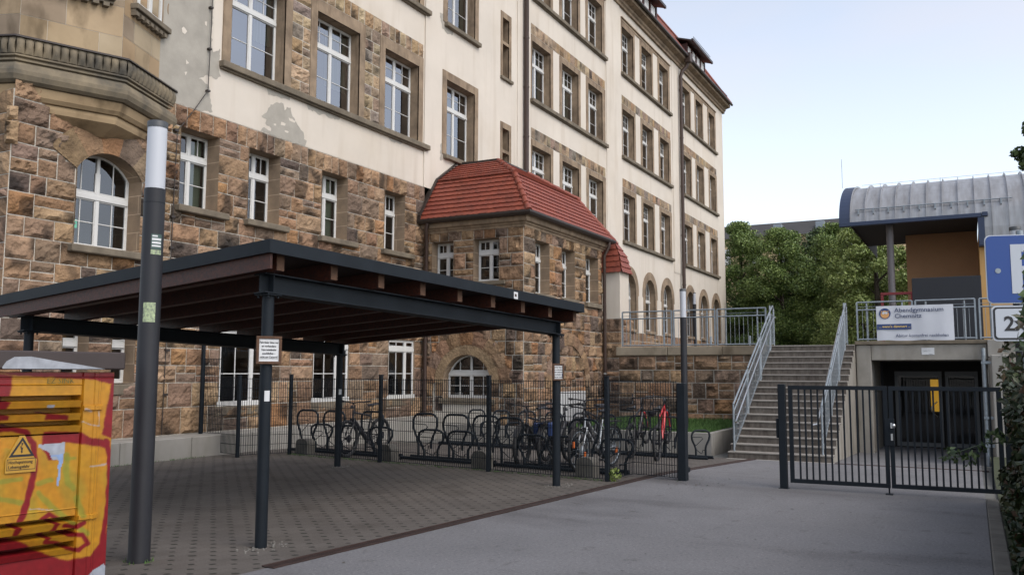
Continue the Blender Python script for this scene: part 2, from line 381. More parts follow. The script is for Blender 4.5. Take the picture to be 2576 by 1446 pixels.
# -------- masonry: every stone a rough-faced block over a mortar sheet
PAL = [(0.339, 0.216, 0.126), (0.366, 0.243, 0.145), (0.302, 0.185, 0.104), (0.322, 0.204, 0.119), (0.274, 0.173, 0.104), (0.234, 0.16, 0.112), (0.283, 0.194, 0.132), (0.32, 0.175, 0.083), (0.393, 0.263, 0.153), (0.216, 0.15, 0.109), (0.343, 0.228, 0.141), (0.257, 0.16, 0.099), (0.13, 0.095, 0.072), (0.277, 0.194, 0.14), (0.328, 0.209, 0.124), (0.307, 0.195, 0.115)]
PAL2 = [(.40, .30, .19), (.36, .26, .16), (.44, .33, .21), (.33, .25, .17), (.30, .22, .16), (.38, .25, .14), (.28, .23, .19)]
def layout(u0, u1, v0, v1, rng, ch=.44, wmin=.3, wmax=.82, tall=False):
    out = []
    if u1 - u0 < .03 or v1 - v0 < .03: return out
    nrow = max(1, round((v1 - v0) / ch)); 
    hs = [rng.uniform(.8, 1.2) for _ in range(nrow)]; t = sum(hs); hs = [h * (v1 - v0) / t for h in hs]
    v = v0
    for h in hs:
        u = u0
        while u < u1 - 1e-4:
            wd = rng.uniform(wmin, wmax)
            if u1 - (u + wd) < wmin * .8: wd = u1 - u
            wd = min(wd, u1 - u)
            k = rng.random()
            if h > .36 and k < .2 and not tall:
                s = rng.uniform(.38, .62) * h
                out += [(u, u + wd, v, v + s), (u, u + wd, v + s, v + h)]
            elif h > .36 and k < .3 and wd > .5 and not tall:
                s = rng.uniform(.4, .6) * h; q = rng.uniform(.4, .6) * wd
                out += [(u, u + wd, v, v + s), (u, u + q, v + s, v + h), (u + q, u + wd, v + s, v + h)]
            else: out.append((u, u + wd, v, v + h))
            u += wd
        v += h
    return out
def stone_col(rng, dark=0, pal=None):
    c = rng.choice(pal or PAL); j = rng.uniform(.85, 1.15) * (1 - dark)
    return tuple(max(.01, x * j * rng.uniform(.96, 1.04)) for x in c)
def emit_stones(mb, rects, P, rng, keep=None, cell=.075, gap=.0105, relief=.075, dark=None, mi=1, pal=None):
    for (u0, u1, v0, v1) in rects:
        a, b, c, d = u0 + gap, u1 - gap, v0 + gap, v1 - gap
        if b - a < .02 or d - c < .02: continue
        nu = max(2, int((b - a) / cell)); nv = max(2, int((d - c) / cell))
        col = stone_col(rng, dark(u0, v0) if dark else 0, pal); amp = rng.uniform(.5, 1.25) * relief; off = rng.uniform(0, 99); tx, ty = rng.uniform(-.3, .3), rng.uniform(-.3, .3)
        vs = []; cs = []
        for j in range(nv + 1):
            for i in range(nu + 1):
                s, t = i / nu, j / nv; u = a + (b - a) * s; v = c + (d - c) * t
                e = min(i, nu - i, j, nv - j)
                jit = .006
                uu = u + jit * noise.noise((u * 9, v * 9, off)); vv = v + jit * noise.noise((u * 9, v * 9, off + 7))
                dep = 0 if e == 0 else amp * (.55 + .75 * noise.noise((u * 5, v * 5, off)) + .55 * noise.noise((u * 12, v * 12, off)) + .35 * noise.noise((u * 27, v * 27, off)) + tx * (s - .5) + ty * (t - .5))
                vs.append(P(uu, vv, .012 + max(-.006, dep)))
                n1 = noise.noise((u * 3.1, v * 3.1, off)); k = 1 + .28 * n1
                st = noise.noise((u * 2.2 + 31, v * 2.2, off * .3)); 
                if st > .2: k *= 1 - min(.7, (st - .2) * 3.2)
                cs.append(tuple(x * k for x in col))
        # side skirt
        fs = []
        for j in range(nv):
            for i in range(nu):
                q = [j * (nu + 1) + i, j * (nu + 1) + i + 1, (j + 1) * (nu + 1) + i + 1, (j + 1) * (nu + 1) + i]
                if keep and not keep(a + (b - a) * (i + .5) / nu, c + (d - c) * (j + .5) / nv): continue
                fs.append(q)
        if not fs: continue
        edge = [i for i in range(nu + 1)] + [j * (nu + 1) + nu for j in range(1, nv + 1)] + [nv * (nu + 1) + i for i in range(nu - 1, -1, -1)] + [j * (nu + 1) for j in range(nv - 1, 0, -1)]
        nb = len(vs)
        if not keep:
            for i in edge:
                jx, ix = divmod(i, nu + 1); vs.append(P(a + (b - a) * ix / nu, c + (d - c) * jx / nv, -.005)); cs.append(cs[i])
            for q in range(len(edge)):
                r = (q + 1) % len(edge); fs.append([edge[q], nb + q, nb + r, edge[r]])
        mb.add(vs, fs, mi, False, cs)
def emit_ring(mb, P, cu, cv, r0, r1, a0, a1, n, rng, relief=.03, proud=.03, mi=1, smoothcol=None, gap=.012):
    for k in range(n):
        q0 = a0 + (a1 - a0) * k / n; q1 = a0 + (a1 - a0) * (k + 1) / n
        g = gap / ((r0 + r1) / 2); q0 += g * .5; q1 -= g * .5
        col = smoothcol or stone_col(rng); j = rng.uniform(.88, 1.1); off = rng.uniform(0, 99)
        nu = max(3, int((q1 - q0) * (r0 + r1) / 2 / .09)); nv = max(2, int((r1 - r0) / .08)); vs = []; cs = []; fs = []
        for jv in range(nv + 1):
            for iu in range(nu + 1):
                q = q0 + (q1 - q0) * iu / nu; r = r0 + (r1 - r0) * jv / nv
                u = cu + r * math.cos(q); v = cv + r * math.sin(q); e = min(iu, nu - iu, jv, nv - jv)
                dep = 0 if e == 0 else relief * (.55 + .8 * noise.noise((u * 5, v * 5, off)) + .4 * noise.noise((u * 13, v * 13, off)))
                vs.append(P(u, v, proud + max(-.004, dep))); kk = j * (1 + .25 * noise.noise((u * 3, v * 3, off))); cs.append(tuple(x * kk for x in col))
        for jv in range(nv):
            for iu in range(nu):
                i = jv * (nu + 1) + iu; fs.append([i, i + 1, i + nu + 2, i + nu + 1])
        edge = [i for i in range(nu + 1)] + [jv * (nu + 1) + nu for jv in range(1, nv + 1)] + [nv * (nu + 1) + i for i in range(nu - 1, -1, -1)] + [jv * (nu + 1) for jv in range(nv - 1, 0, -1)]
        nb = len(vs)
        for i in edge:
            jv, iu = divmod(i, nu + 1); q = q0 + (q1 - q0) * iu / nu; r = r0 + (r1 - r0) * jv / nv
            vs.append(P(cu + r * math.cos(q), cv + r * math.sin(q), -.01)); cs.append(cs[i])
        for q in range(len(edge)):
            r = (q + 1) % len(edge); fs.append([edge[q], nb + q, nb + r, edge[r]])
        mb.add(vs, fs, mi, False, cs)
def sheet(mb, P, u0, u1, v0, v1, holes=(), d=0, mi=0, arches=()):
    """flat wall sheet with rectangular holes (u0,u1,v0,v1) and arches (cu, hw, vbot, spring, rise)"""
    H = list(holes) + [(c - h, c + h, b, s + r) for c, h, b, s, r in arches]
    us = sorted({u0, u1, *[x for h in H for x in h[:2] if u0 < x < u1]}); vs_ = sorted({v0, v1, *[x for h in H for x in h[2:] if v0 < x < v1]})
    for i in range(len(us) - 1):
        j = 0
        while j < len(vs_) - 1:
            cu, cv = (us[i] + us[i + 1]) / 2, (vs_[j] + vs_[j + 1]) / 2
            if not any(h[0] < cu < h[1] and h[2] < cv < h[3] for h in H):
                mb.quad(P(us[i], vs_[j], d), P(us[i + 1], vs_[j], d), P(us[i + 1], vs_[j + 1], d), P(us[i], vs_[j + 1], d), mi)
            j += 1
    for c, h, b, s, r in arches:
        N = 16; pts = arch_pts(c, h, s, r, N)
        for k in range(N):
            (ua, va), (ub, vb) = pts[k], pts[k + 1]
            mb.quad(P(ua, va, d), P(ub, vb, d), P(ub, s + r, d), P(ua, s + r, d), mi)
def arch_pts(c, h, s, r, N=16):
    # circular arc through (c-h,s),(c,s+r),(c+h,s), left to right
    Rr = (h * h + r * r) / (2 * r); cz = s + r - Rr; a = math.asin(min(1, h / Rr))
    if r > h - 1e-6: a = math.pi / 2
    return [(c + Rr * math.sin(-a + 2 * a * k / N), cz + Rr * math.cos(-a + 2 * a * k / N)) for k in range(N + 1)]
def reveal(mb, P, u0, u1, v0, v1, dep, mi=0, bottom=True, front=0):
    a, b = front, -dep
    mb.quad(P(u0, v0, a), P(u0, v0, b), P(u0, v1, b), P(u0, v1, a), mi); mb.quad(P(u1, v0, b), P(u1, v0, a), P(u1, v1, a), P(u1, v1, b), mi)
    mb.quad(P(u0, v1, a), P(u0, v1, b), P(u1, v1, b), P(u1, v1, a), mi)
    if bottom: mb.quad(P(u0, v0, b), P(u0, v0, a), P(u1, v0, a), P(u1, v0, b), mi)
def reveal_arch(mb, P, c, h, b, s, r, dep, mi=0, front=0, N=16):
    pts = [(c - h, b)] + arch_pts(c, h, s, r, N) + [(c + h, b)]
    for (ua, va), (ub, vb) in zip(pts, pts[1:]): mb.quad(P(ua, va, front), P(ub, vb, front), P(ub, vb, -dep), P(ua, va, -dep), mi)
    mb.quad(P(c - h, b, front), P(c + h, b, front), P(c + h, b, -dep), P(c - h, b, -dep), mi)
def plane_map(O, U, N):
    O = Vector(O); U = Vector(U); N = Vector(N)
    return lambda u, v, d=0: (O.x + U.x * u + N.x * d, O.y + U.y * u + N.y * d, O.z + v)

# -------- windows (local: u along x, z up, front at y=0 facing -y), cached per size
WCACHE = {}; WR = random.Random(41)
mat('curtain_green', (.30, .36, .27), .9); mat('curtain_grey', (.42, .41, .38), .9)
def window_meshes(w_, h_, style, rise=0):
    key = (round(w_, 2), round(h_, 2), style, round(rise, 2))
    if key in WCACHE: return WCACHE[key]
    fb = MB(); gb = MB(); t = .046; D0, D1 = 0, .07
    def bar(x0, x1, z0, z1, y0=D0, y1=D1): fb.bbox(x0, x1, y0, y1, z0, z1, .006)
    top = h_
    if style == 'tall': ztr = h_ * .655; up = (2, 2); lo = 1
    elif style == 'small': ztr = h_ * .64; up = (2, 1); lo = 1
    elif style == 'slim': ztr = h_ * .6; up = (1, 1); lo = 1
    elif style == 'low': ztr = h_ * .8; up = (2, 1); lo = 1
    elif style == 'archtall': ztr = h_ * .56; up = (2, 2); lo = 1
    elif style == 'bigarch': ztr = h_ * .52; up = (2, 1); lo = 1
    def zt(x):
        if not rise: return h_
        pts = arch_pts(w_ / 2, w_ / 2, h_ - rise, rise, 24); 
        for (a, za), (b, zb) in zip(pts, pts[1:]):
            if a <= x <= b: return za + (zb - za) * (x - a) / max(1e-6, b - a)
        return h_ - rise
    bar(0, t, 0, h_ - rise); bar(w_ - t, w_, 0, h_ - rise); bar(t, w_ - t, 0, t * 1.3, -.02)
    if style == 'low': fb.bbox(-.04, w_ + .04, -.045, -.0215, -.03, .09, .005); fb.bbox(-.05, .045, -.012, -.0005, .095, h_, .004)
    if rise:
        po = arch_pts(w_ / 2, w_ / 2, h_ - rise, rise, 16); k = 1 - t * 2.2 / w_
        pi_ = [(w_ / 2 + (x - w_ / 2) * k, h_ - rise + (z - h_ + rise) * (1 - t / max(.2, rise)) - 0) for x, z in po]
        for q in range(16):
            a, b, c, d = po[q], po[q + 1], pi_[q + 1], pi_[q]
            fb.add([(x, y, z) for y in (D0, D1) for x, z in (a, b, c, d)], [(0, 1, 2, 3), (3, 2, 6, 7)])
    else: bar(t, w_ - t, h_ - t, h_)
    th = .075
    if ztr: bar(t * .6, w_ - t * .6, ztr, ztr + th * 1.25, -.035, .07); bar(t, w_ - t, ztr + th * 1.25, ztr + th * 1.9, -.01, .06)
    m = w_ * (.66 if style == 'low' else .5)
    if style == 'slim': cols_ = [(t, w_ - t)]
    elif style == 'bigarch': cols_ = [(t, w_ * .5 - .03), (w_ * .5 + .03, w_ - t)]
    else: cols_ = [(t, m - .036), (m + .036, w_ - t)]
    if style != 'slim': bar(m - .04, m + .04, t, ztr, -.02); bar(m - .036, m + .036, ztr + th, zt(m) - t * .6, -.012)
    for (a, b) in cols_:
        # leaf frames
        s = .027
        for z0, z1 in ((t * 1.3, ztr), (ztr + th * 1.9, None)):
            zz1 = (z1 if z1 else min(zt(a), zt(b), h_ - t))
            bar(a, a + s, z0, zz1, -.006, .05); bar(b - s, b, z0, zz1, -.006, .05); bar(a + s, b - s, z0, z0 + s, -.006, .05)
            if z1 or not rise: bar(a + s, b - s, zz1 - s, zz1, -.006, .05)
            nb = (lo if z1 else up[1] - 1); g = .011
            if style == 'bigarch' and z1: nb = 1
            for q in range(1, nb + 1):
                zc = z0 + (zz1 - z0) * q / (nb + 1); bar(a + s, b - s, zc - g, zc + g, .004, .04)
            nc = (1 if z1 else up[0]); 
            if style == 'bigarch': nc = 2
            if style == 'low': nc = 2 if a < .2 else 1
            for q in range(1, nc):
                xc = a + (b - a) * q / nc; bar(xc - g, xc + g, z0 + s, (zz1 - s if (z1 or not rise) else zt(xc) - .04), .0055, .0385)
    # pane
    pts = [(0.02, .02), (w_ - .02, .02)]
    if rise: pts += [(x, z - .02) for x, z in arch_pts(w_ / 2, w_ / 2 - .02, h_ - rise, rise, 16)][::-1]
    else: pts += [(w_ - .02, h_ - .02), (.02, h_ - .02)]
    gb.poly([(x, .022, z) for x, z in pts])
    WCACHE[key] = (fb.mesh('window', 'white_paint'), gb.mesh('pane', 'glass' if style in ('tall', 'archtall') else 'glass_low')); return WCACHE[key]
def window(parent, O, w_, h_, style, rz=0, rise=0):
    fm, gm = window_meshes(w_, h_, style, rise)
    o = bpy.data.objects.new('window', fm); COL.objects.link(o); o.parent = parent
    o.location = Vector(O) - WL.get(parent.name, Vector()); o.rotation_euler = (0, 0, rz); WL[o.name] = Vector(O)
    g = bpy.data.objects.new('pane', gm); COL.objects.link(g); g.parent = o
    if style in ('tall', 'archtall', 'small') and WR.random() < .62:
        mb = MB(); k = WR.random(); a = w_ * WR.uniform(.3, .55); n = 14; x0, x1 = (w_ - a, w_ - .06) if k < .8 else (.06, a); vs = []
        z0 = .05 if WR.random() < .75 else h_ * WR.uniform(.3, .55)
        for i in range(n + 1):
            x = x0 + (x1 - x0) * i / n; y = .17 + .03 * math.sin(i * 2.1); vs += [(x, y, z0), (x, y, h_ - rise - .08)]
        mb.add(vs, [(2 * i, 2 * i + 2, 2 * i + 3, 2 * i + 1) for i in range(n)], 0, True)
        c = mb.build('curtain', WR.choice(['curtain_green', 'curtain_grey', 'curtain_green']), o, world=False)
    return o
# ================================================================ ground
YF = 15.27
mb = MB()
xs = [-60, 15, 24.7, 900]
for a, b in zip(xs, xs[1:]):
    for y0, y1 in ((-400, 0), (0, 40), (40, 600)):
        mb.quad((a, y0, gz(a) - .012), (b, y0, gz(b) - .012), (b, y1, gz(b) - .012), (a, y1, gz(a) - .012))
struct(mb.build('ground', 'ground'))
# drain line: from (6.19,5.85) to (19.3,4.6)
DA, DB = Vector((3.0, 6.10, 0)), Vector((20.0, 4.46, 0))
dd = (DB - DA).normalized(); dn = Vector((-dd.y, dd.x, 0))
def dline(x): return DA.y + (x - DA.x) * dd.y / dd.x
mb = MB()
for a, b in ((-6, 5.6), (5.6, 15), (15, 19.95)):
    mb.quad((a, dline(a), gz(a) + .0), (b, dline(b), gz(b)), (b, YF - .5, gz(b)), (a, YF - .5, gz(a)))
struct(mb.build('paved_yard', 'pavers'))
mb = MB()
for a, b in ((-6, 15), (15, 24.7)):
    mb.quad((a, -.08, gz(a) + .004), (b, -.08, gz(b) + .004), (b, dline(b), gz(b) + .004), (a, dline(a), gz(a) + .004))
mb.quad((24.7, -.35, gz(24.7) + .004), (27.3, -.35, gz(24.7) + .004), (27.3, 2.4, gz(24.7) + .004), (24.7, 2.4, gz(24.7) + .004))
struct(mb.build('asphalt_drive', 'asphalt'))
# slotted rusty drain channel
t = thing('drain_channel', 'rusty slotted drain channel running between the paving and the grey asphalt', 'drain', tuple(DA))
mb = MB(); N = 480; w_ = .155
A0 = Vector((6.1, dline(6.1), 0)); A1 = Vector((19.95, dline(19.95), 0))
mb2 = MB()
for i in range(N):
    a = A0.lerp(A1, i / N); b = A0.lerp(A1, (i + .62) / N); z = Vector((0, 0, gz(a.x)))
    mb.add([a + z + Vector((0, 0, .011)) - dn * w_ / 2 * .8, b + z + Vector((0, 0, .011)) - dn * w_ / 2 * .8, b + z + Vector((0, 0, .011)) + dn * w_ / 2 * .8, a + z + Vector((0, 0, .011)) + dn * w_ / 2 * .8], [(0, 1, 2, 3)])
for s in (-1, 1):
    for a, b in ((6.1, 15), (15, 19.95)):
        p = Vector((a, dline(a), gz(a) + .012)) + dn * s * w_ * .45; q = Vector((b, dline(b), gz(b) + .012)) + dn * s * w_ * .45
        mb.beam(p, q, .022, .01)
for a, b in ((6.1, 15), (15, 19.95)):
    mb2.quad(Vector((a, dline(a), gz(a) + .0065)) - dn * .075, Vector((b, dline(b), gz(b) + .0065)) - dn * .075, Vector((b, dline(b), gz(b) + .0065)) + dn * .075, Vector((a, dline(a), gz(a) + .0065)) + dn * .075)
mb.build('grating', 'rust', t); mb2.build('channel_bed', 'sign_black', t)

t = thing('drain_slot', 'narrow straight drain slot crossing the drive before the basement entrance', 'drain', (19.8, 1, gz(19.8)))
mb = MB(); z = gz(19.8) + .014; mb.box(19.76, 19.86, -.2, 2.7, z - .02, z); mb.build('grating', 'rust', t)
# ================================================================ main school building
S = thing('school_building', 'long four storey cream plastered school with stone frames and rough stone base', 'building', (9.2, YF, 0))
PF = plane_map((0, YF, 0), (1, 0, 0), (0, -1, 0))
rng = random.Random(3)
G1 = [(14.30, 16.11), (17.33, 19.15), (20.38, 22.17)]
GR = [[(30.22, 31.95), (33.13, 34.88), (36.04, 37.76)], [(40.5, 42.18), (43.5, 45.15), (46.52, 48.1)], [(51.07, 52.6), (54.0, 55.48), (57.12, 58.55)]]
LV = [(17.15, 19.6), (12.79, 15.22), (8.42, 10.87)]
holes, arches = [], []
for u0, u1 in G1: holes += [(u0, u1, 9.05, 11.53), (u0, u1, 13.55, 16.0)]
holes2 = [(23.77, 25.6, 9.0, 11.59), (23.77, 25.6, 13.55, 16.03), (27.74, 28.24, 12.95, 15.27), (27.74, 28.24, 8.5, 10.95), (27.74, 28.24, 17.0, 19.3)]
for g in GR:
    for u0, u1 in g:
        for z0, z1 in LV: holes.append((u0, u1, z0, z1))
for c in (41.42, 44.48, 47.53, 52.08, 55.14, 58.2): arches.append((c, .8, 4.0, 5.98, .8))
mb = MB()
sheet(mb, PF, 12.0, 22.5, 7.68, 20.9, holes)
sheet(mb, PF, 22.5, 27.5, 7.68, 20.9, holes2, d=.045)
sheet(mb, PF, 27.5, 60.9, 7.68, 20.9, holes + holes2)
sheet(mb, PF, 28.6, 60.9, 3.85, 7.68, (), arches=arches)
for x in (22.5, 27.5): mb.quad(PF(x, 7.68, 0), PF(x, 7.68, .045), PF(x, 20.9, .045), PF(x, 20.9, 0))
# projecting pilaster strips between the window bays
for a, b in ((38.3, 40.2), (48.85, 50.85), (28.95, 29.98)): 
    mb.quad(PF(a, 7.68, .03), PF(b, 7.68, .03), PF(b, 20.6, .03), PF(a, 20.6, .03))
    mb.quad(PF(a, 7.68, 0), PF(a, 7.68, .03), PF(a, 20.6, .03), PF(a, 20.6, 0)); mb.quad(PF(b, 7.68, .03), PF(b, 7.68, 0), PF(b, 20.6, 0), PF(b, 20.6, .03))
mb.quad((60.9, YF, 2), (60.9, YF + 14, 2), (60.9, YF + 14, 21), (60.9, YF, 21)); mb.quad((9.2, YF + 3.5, 7.0), (9.2, YF + 3.5, 21), (9.2, YF + 14, 21), (9.2, YF + 14, 7.0))
mb.build('plaster_wall', 'plaster', S)
mb = MB()
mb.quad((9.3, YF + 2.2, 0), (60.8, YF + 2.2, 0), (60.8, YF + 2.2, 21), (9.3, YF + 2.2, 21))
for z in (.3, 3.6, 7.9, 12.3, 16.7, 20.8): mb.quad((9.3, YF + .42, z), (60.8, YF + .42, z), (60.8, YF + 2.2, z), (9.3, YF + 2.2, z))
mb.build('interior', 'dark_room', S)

# window surrounds
def surround(mb, P, u0, u1, v0, v1, wl, wr, wt, d=.03, dep=.36):
    T = lambda x, y, z: P(x, z, -y)
    mb.bbox(u0 - wl, u0, -d, .02, v0, v1 + wt, .006, T=T); mb.bbox(u1, u1 + wr, -d, .02, v0, v1 + wt, .006, T=T)
    mb.bbox(u0, u1, -d, .02, v1, v1 + wt, .006, T=T)
    reveal(mb, P, u0, u1, v0, v1, dep, bottom=True, front=d)
P5 = plane_map((0, YF - .045, 0), (1, 0, 0), (0, -1, 0))
for z0, z1, zt in ((9.05, 11.53, 12.34), (13.55, 16.0, 16.8)):
    mb = MB()
    for u0, u1 in G1: surround(mb, PF, u0, u1, z0, z1, .255, .255, .35)
    mb.build('window_surround', 'trim', S)
    mb = MB(); TF = lambda x, y, z: PF(x, z, -y)
    mb.bbox(13.98, 22.7, -.16, .02, z0 - .16, z0 - .004, .015, T=TF); mb.bbox(14.0, 22.6, -.09, .02, z0 - .20, z0 - .162, .01, T=TF)
    mb.build('sill', 'sill_stone', S)
    mb = MB()
    for a, b in ((16.37, 17.07), (19.41, 20.12), ): 
        sheet(mb, PF, a, b, z0, z1 + .35, d=.006); emit_stones(mb, layout(a, b, z0, z1 + .37, rng, .36, .3, .5), PF, rng, cell=.07, pal=PAL2)
    sheet(mb, PF, 14.05, 22.42, z1 + .36, zt, d=.006); emit_stones(mb, layout(14.05, 22.42, z1 + .36, zt, rng, .6, .24, .44, tall=True), PF, rng, cell=.08, pal=PAL2)
    mb.build('rubble_band', ['mortar', 'stone'], S)
    for u0, u1 in G1: window(S, (u0, YF + .30, z0), u1 - u0, z1 - z0, 'tall')
for z0, z1 in ((9.0, 11.59), (13.55, 16.03)):
    mb = MB(); surround(mb, P5, 23.77, 25.6, z0, z1, .25, .25, .29); mb.build('window_surround', 'trim', S)
    mb = MB(); T5 = lambda x, y, z: P5(x, z, -y); mb.bbox(23.6, 25.88, -.15, .02, z0 - .15, z0 - .004, .015, T=T5); mb.build('sill', 'sill_stone', S)
    window(S, (23.77, YF + .26, z0), 1.83, z1 - z0, 'tall')
# slit windows of the stair
for z0, z1, zm in ((12.95, 15.27, 14.3), (8.5, 10.95, 10.08), (17.0, 19.3, 18.4)):
    mb = MB(); surround(mb, PF, 27.74, 28.24, z0, z1, .13, .2, .24, dep=.5)
    T = lambda x, y, z: PF(x, z, -y); mb.box(27.74, 28.24, -.02, .3, zm - .06, zm + .06, T=T); mb.build('window_surround', 'trim', S)
    mb = MB(); mb.bbox(27.58, 28.5, -.1, .02, z0 - .12, z0 - .003, .01, T=T); mb.build('sill', 'sill_stone', S)
    window(S, (27.74, YF + .44, z0), .5, z1 - z0, 'slim')
for gi, g in enumerate(GR):
    a, b = g[0][0] - (.07 if gi == 0 else .06), g[-1][1] + .38
    for li, (z0, z1) in enumerate(LV):
        mb = MB()
        for k, (u0, u1) in enumerate(g): surround(mb, PF, u0, u1, z0, z1, (.06 if k == 0 else .24), .26 if k < 2 else .38, .27)
        T = lambda x, y, z: PF(x, z, -y)
        if li == 0:
            mb.bbox(a, b, -.035, .02, z1 + .275, z1 + .42, .006, T=T); mb.bbox(a - .02, b + .04, -.09, .02, z1 + .425, z1 + .5, .01, T=T)
        mb.build('window_surround', 'trim', S)
        mb = MB(); mb.bbox(a - .06, b + .12, -.16, .02, z0 - .17, z0 - .004, .015, T=T); mb.bbox(a - .03, b + .04, -.09, .02, z0 - .2, z0 - .172, .01, T=T); mb.build('sill', 'sill_stone', S)
        if li:
            mb = MB(); sheet(mb, PF, a, b, z1 + .29, z1 + .74, d=.006); emit_stones(mb, layout(a, b, z1 + .29, z1 + .74, rng, .6, .26, .5, tall=True), PF, rng, cell=.13, relief=.03, pal=PAL2); mb.build('rubble_band', ['mortar', 'stone'], S)
        for u0, u1 in g: window(S, (u0, YF + .30, z0), u1 - u0, z1 - z0, 'tall')
# ground floor arches of the far bays
for c, h, b, s, r in arches:
    mb = MB(); pts = arch_pts(c, h, s, r, 18); po = arch_pts(c, 1.22, s, 1.22, 18); d = .03
    for (p, q, P_, Q_) in zip(pts, pts[1:], po, po[1:]):
        mb.quad(PF(*p, d), PF(*q, d), PF(*Q_, d), PF(*P_, d)); mb.quad(PF(*P_, d), PF(*Q_, d), PF(*Q_, 0), PF(*P_, 0))
    T = lambda x, y, z: PF(x, z, -y)
    mb.bbox(c - 1.22, c - h, -d, .02, s - .22, s, .006, T=T); mb.bbox(c + h, c + 1.22, -d, .02, s - .22, s, .006, T=T)
    mb.bbox(c - 1.1, c - h, -d, .02, b - .12, s - .225, .006, T=T); mb.bbox(c + h, c + 1.1, -d, .02, b - .12, s - .225, .006, T=T)
    reveal_arch(mb, PF, c, h, b, s, r, .36, front=d)
    mb.bbox(c - h - .02, c + h + .02, -.1, .3, b - .16, b - .004, .01, T=T)
    mb.build('window_surround', 'trim', S)
    window(S, (c - h, YF + .30, b), 2 * h, s + r - b, 'archtall', rise=r)
mb = MB(); sheet(mb, PF, 28.6, 60.9, 2.3, 3.86, d=.008)
emit_stones(mb, layout(34, 60.9, 2.5, 3.84, rng, .45, .4, .8), PF, rng, cell=.2, relief=.03)
mb.build('stone_base', ['mortar', 'stone'], S)

# rough stone base of the near part
OPN = [(12.96, 14.06, 5.45, 7.2), (15.0, 16.06, 5.45, 7.2), (17.66, 18.74, 5.42, 7.2), (20.47, 21.5, 5.42, 7.2)]
BAS = [(14.3, 15.85, 1.02, 2.75), (17.48, 18.95, 1.02, 2.75), (20.78, 22.13, 1.02, 2.75)]
BSM = [(10.4, 10.95, 1.55, 2.75), (11.47, 12.02, 1.55, 2.75)]
AW = (11.25, .74, 4.25, 5.75, .42); ac, ah, ab, as_, ar = AW; aR = (ah * ah + ar * ar) / (2 * ar); az = as_ + ar - aR
mb = MB(); sheet(mb, PF, 9.2, 22.6, .2, 7.69, OPN + BAS + BSM + [(9.2, 11.6, 6.95, 7.69)], arches=[AW])
rects = []
def strip(z0, z1, x0, x1, hs, ch=.4, **k):
    x = x0
    for a, b in sorted(hs): rects.extend(layout(x, a, z0, z1, rng, ch, **k)); x = b
    rects.extend(layout(x, x1, z0, z1, rng, ch, **k))
strip(.44, 1.02, 9.2, 22.6, [], .4)
strip(1.02, 1.55, 9.2, 22.6, [h[:2] for h in BAS], .4)
strip(1.55, 2.75, 9.2, 22.6, [h[:2] for h in BAS + BSM], .4)
strip(2.75, 3.12, 9.2, 22.6, [], .37, wmin=.3, wmax=.5)
strip(3.12, 4.25, 9.2, 22.6, [], .4)
strip(4.25, 5.42, 9.2, 22.6, [(10.51, 11.99)], .4)
strip(5.42, 7.2, 9.2, 22.6, [h[:2] for h in OPN], .42)
strip(7.2, 7.68, 11.6, 22.6, [], .6, wmin=.24, wmax=.42, tall=True)
def keepA(u, v):
    rr = math.hypot(u - ac, v - az); ang = math.atan2(v - az, u - ac)
    if rr < aR + .5 and v > az and R(29) < ang < R(151): return False
    if ac - ah < u < ac + ah and ab < v < as_: return False
    return True
nearA = [r for r in rects if r[1] > 9.7 and r[0] < 12.8 and r[2] > 5 and r[3] < 7.3]
rects = [r for r in rects if not (r[0] < 11.5 and r[3] > 7.05)]
emit_stones(mb, [r for r in rects if r not in nearA], PF, rng, cell=.066)
emit_stones(mb, nearA, PF, rng, keep=keepA, cell=.045)
emit_ring(mb, PF, ac, az, aR, aR + .62, R(180 - 30), R(30), 5, rng, relief=.04, proud=.035)
# left flank, seen at a grazing angle
PL = plane_map((9.2, YF, 0), (0, 1, 0), (-1, 0, 0))
sheet(mb, PL, 0, 14, .2, 6.95); emit_stones(mb, layout(0, 6, .44, 6.95, rng, .42), PL, rng, cell=.1)
mb.build('stone_wall', ['mortar', 'stone'], S)
for h in OPN + BAS + BSM: mb = MB(); reveal(mb, PF, *h, .42, front=.03); mb.build('window_reveal', 'ashlar', S)
mb = MB(); reveal_arch(mb, PF, *AW, .42, front=.04); mb.build('window_reveal', 'ashlar', S)
T = lambda x, y, z: PF(x, z, -y)
for a, b, z in ((12.85, 14.3, 5.43), (14.88, 16.3, 5.43), (17.52, 19.08, 5.4), (20.28, 21.85, 5.4), (10.38, 12.12, 4.23)): mb = MB(); mb.bbox(a, b, -.2, .42, z - .15, z, .02, T=T); mb.build('sill', 'sill_stone', S)
for a, b, z in ((14.2, 15.95, 1.0), (17.4, 19.05, 1.0), (20.7, 22.2, 1.0), (10.3, 11.05, 1.53), (11.4, 12.1, 1.53)): mb = MB(); mb.bbox(a, b, -.05, .4, z - .22, z, .02, T=T); mb.build('sill', 'sill_stone', S)
for u0, u1, z0, z1 in OPN: window(S, (u0, YF + .36, z0), u1 - u0, z1 - z0, 'small')
for u0, u1, z0, z1 in BAS: window(S, (u0, YF + .015, z0), u1 - u0, z1 - z0, 'low')
for u0, u1, z0, z1 in BSM: window(S, (u0, YF + .3, z0), u1 - u0, z1 - z0, 'slim')
wa = window(S, (ac - ah, YF + .36, ab), 2 * ah, as_ + ar - ab, 'bigarch', rise=ar)
mb = MB(); mb.bbox(0, .17, 0, .03, 0, .17, .005)
ex = mb.build('exit_sign', 'exit_green', S); ex.location = Vector((10.78, YF + .52, 4.66)) - Vector((9.2, YF, 0))
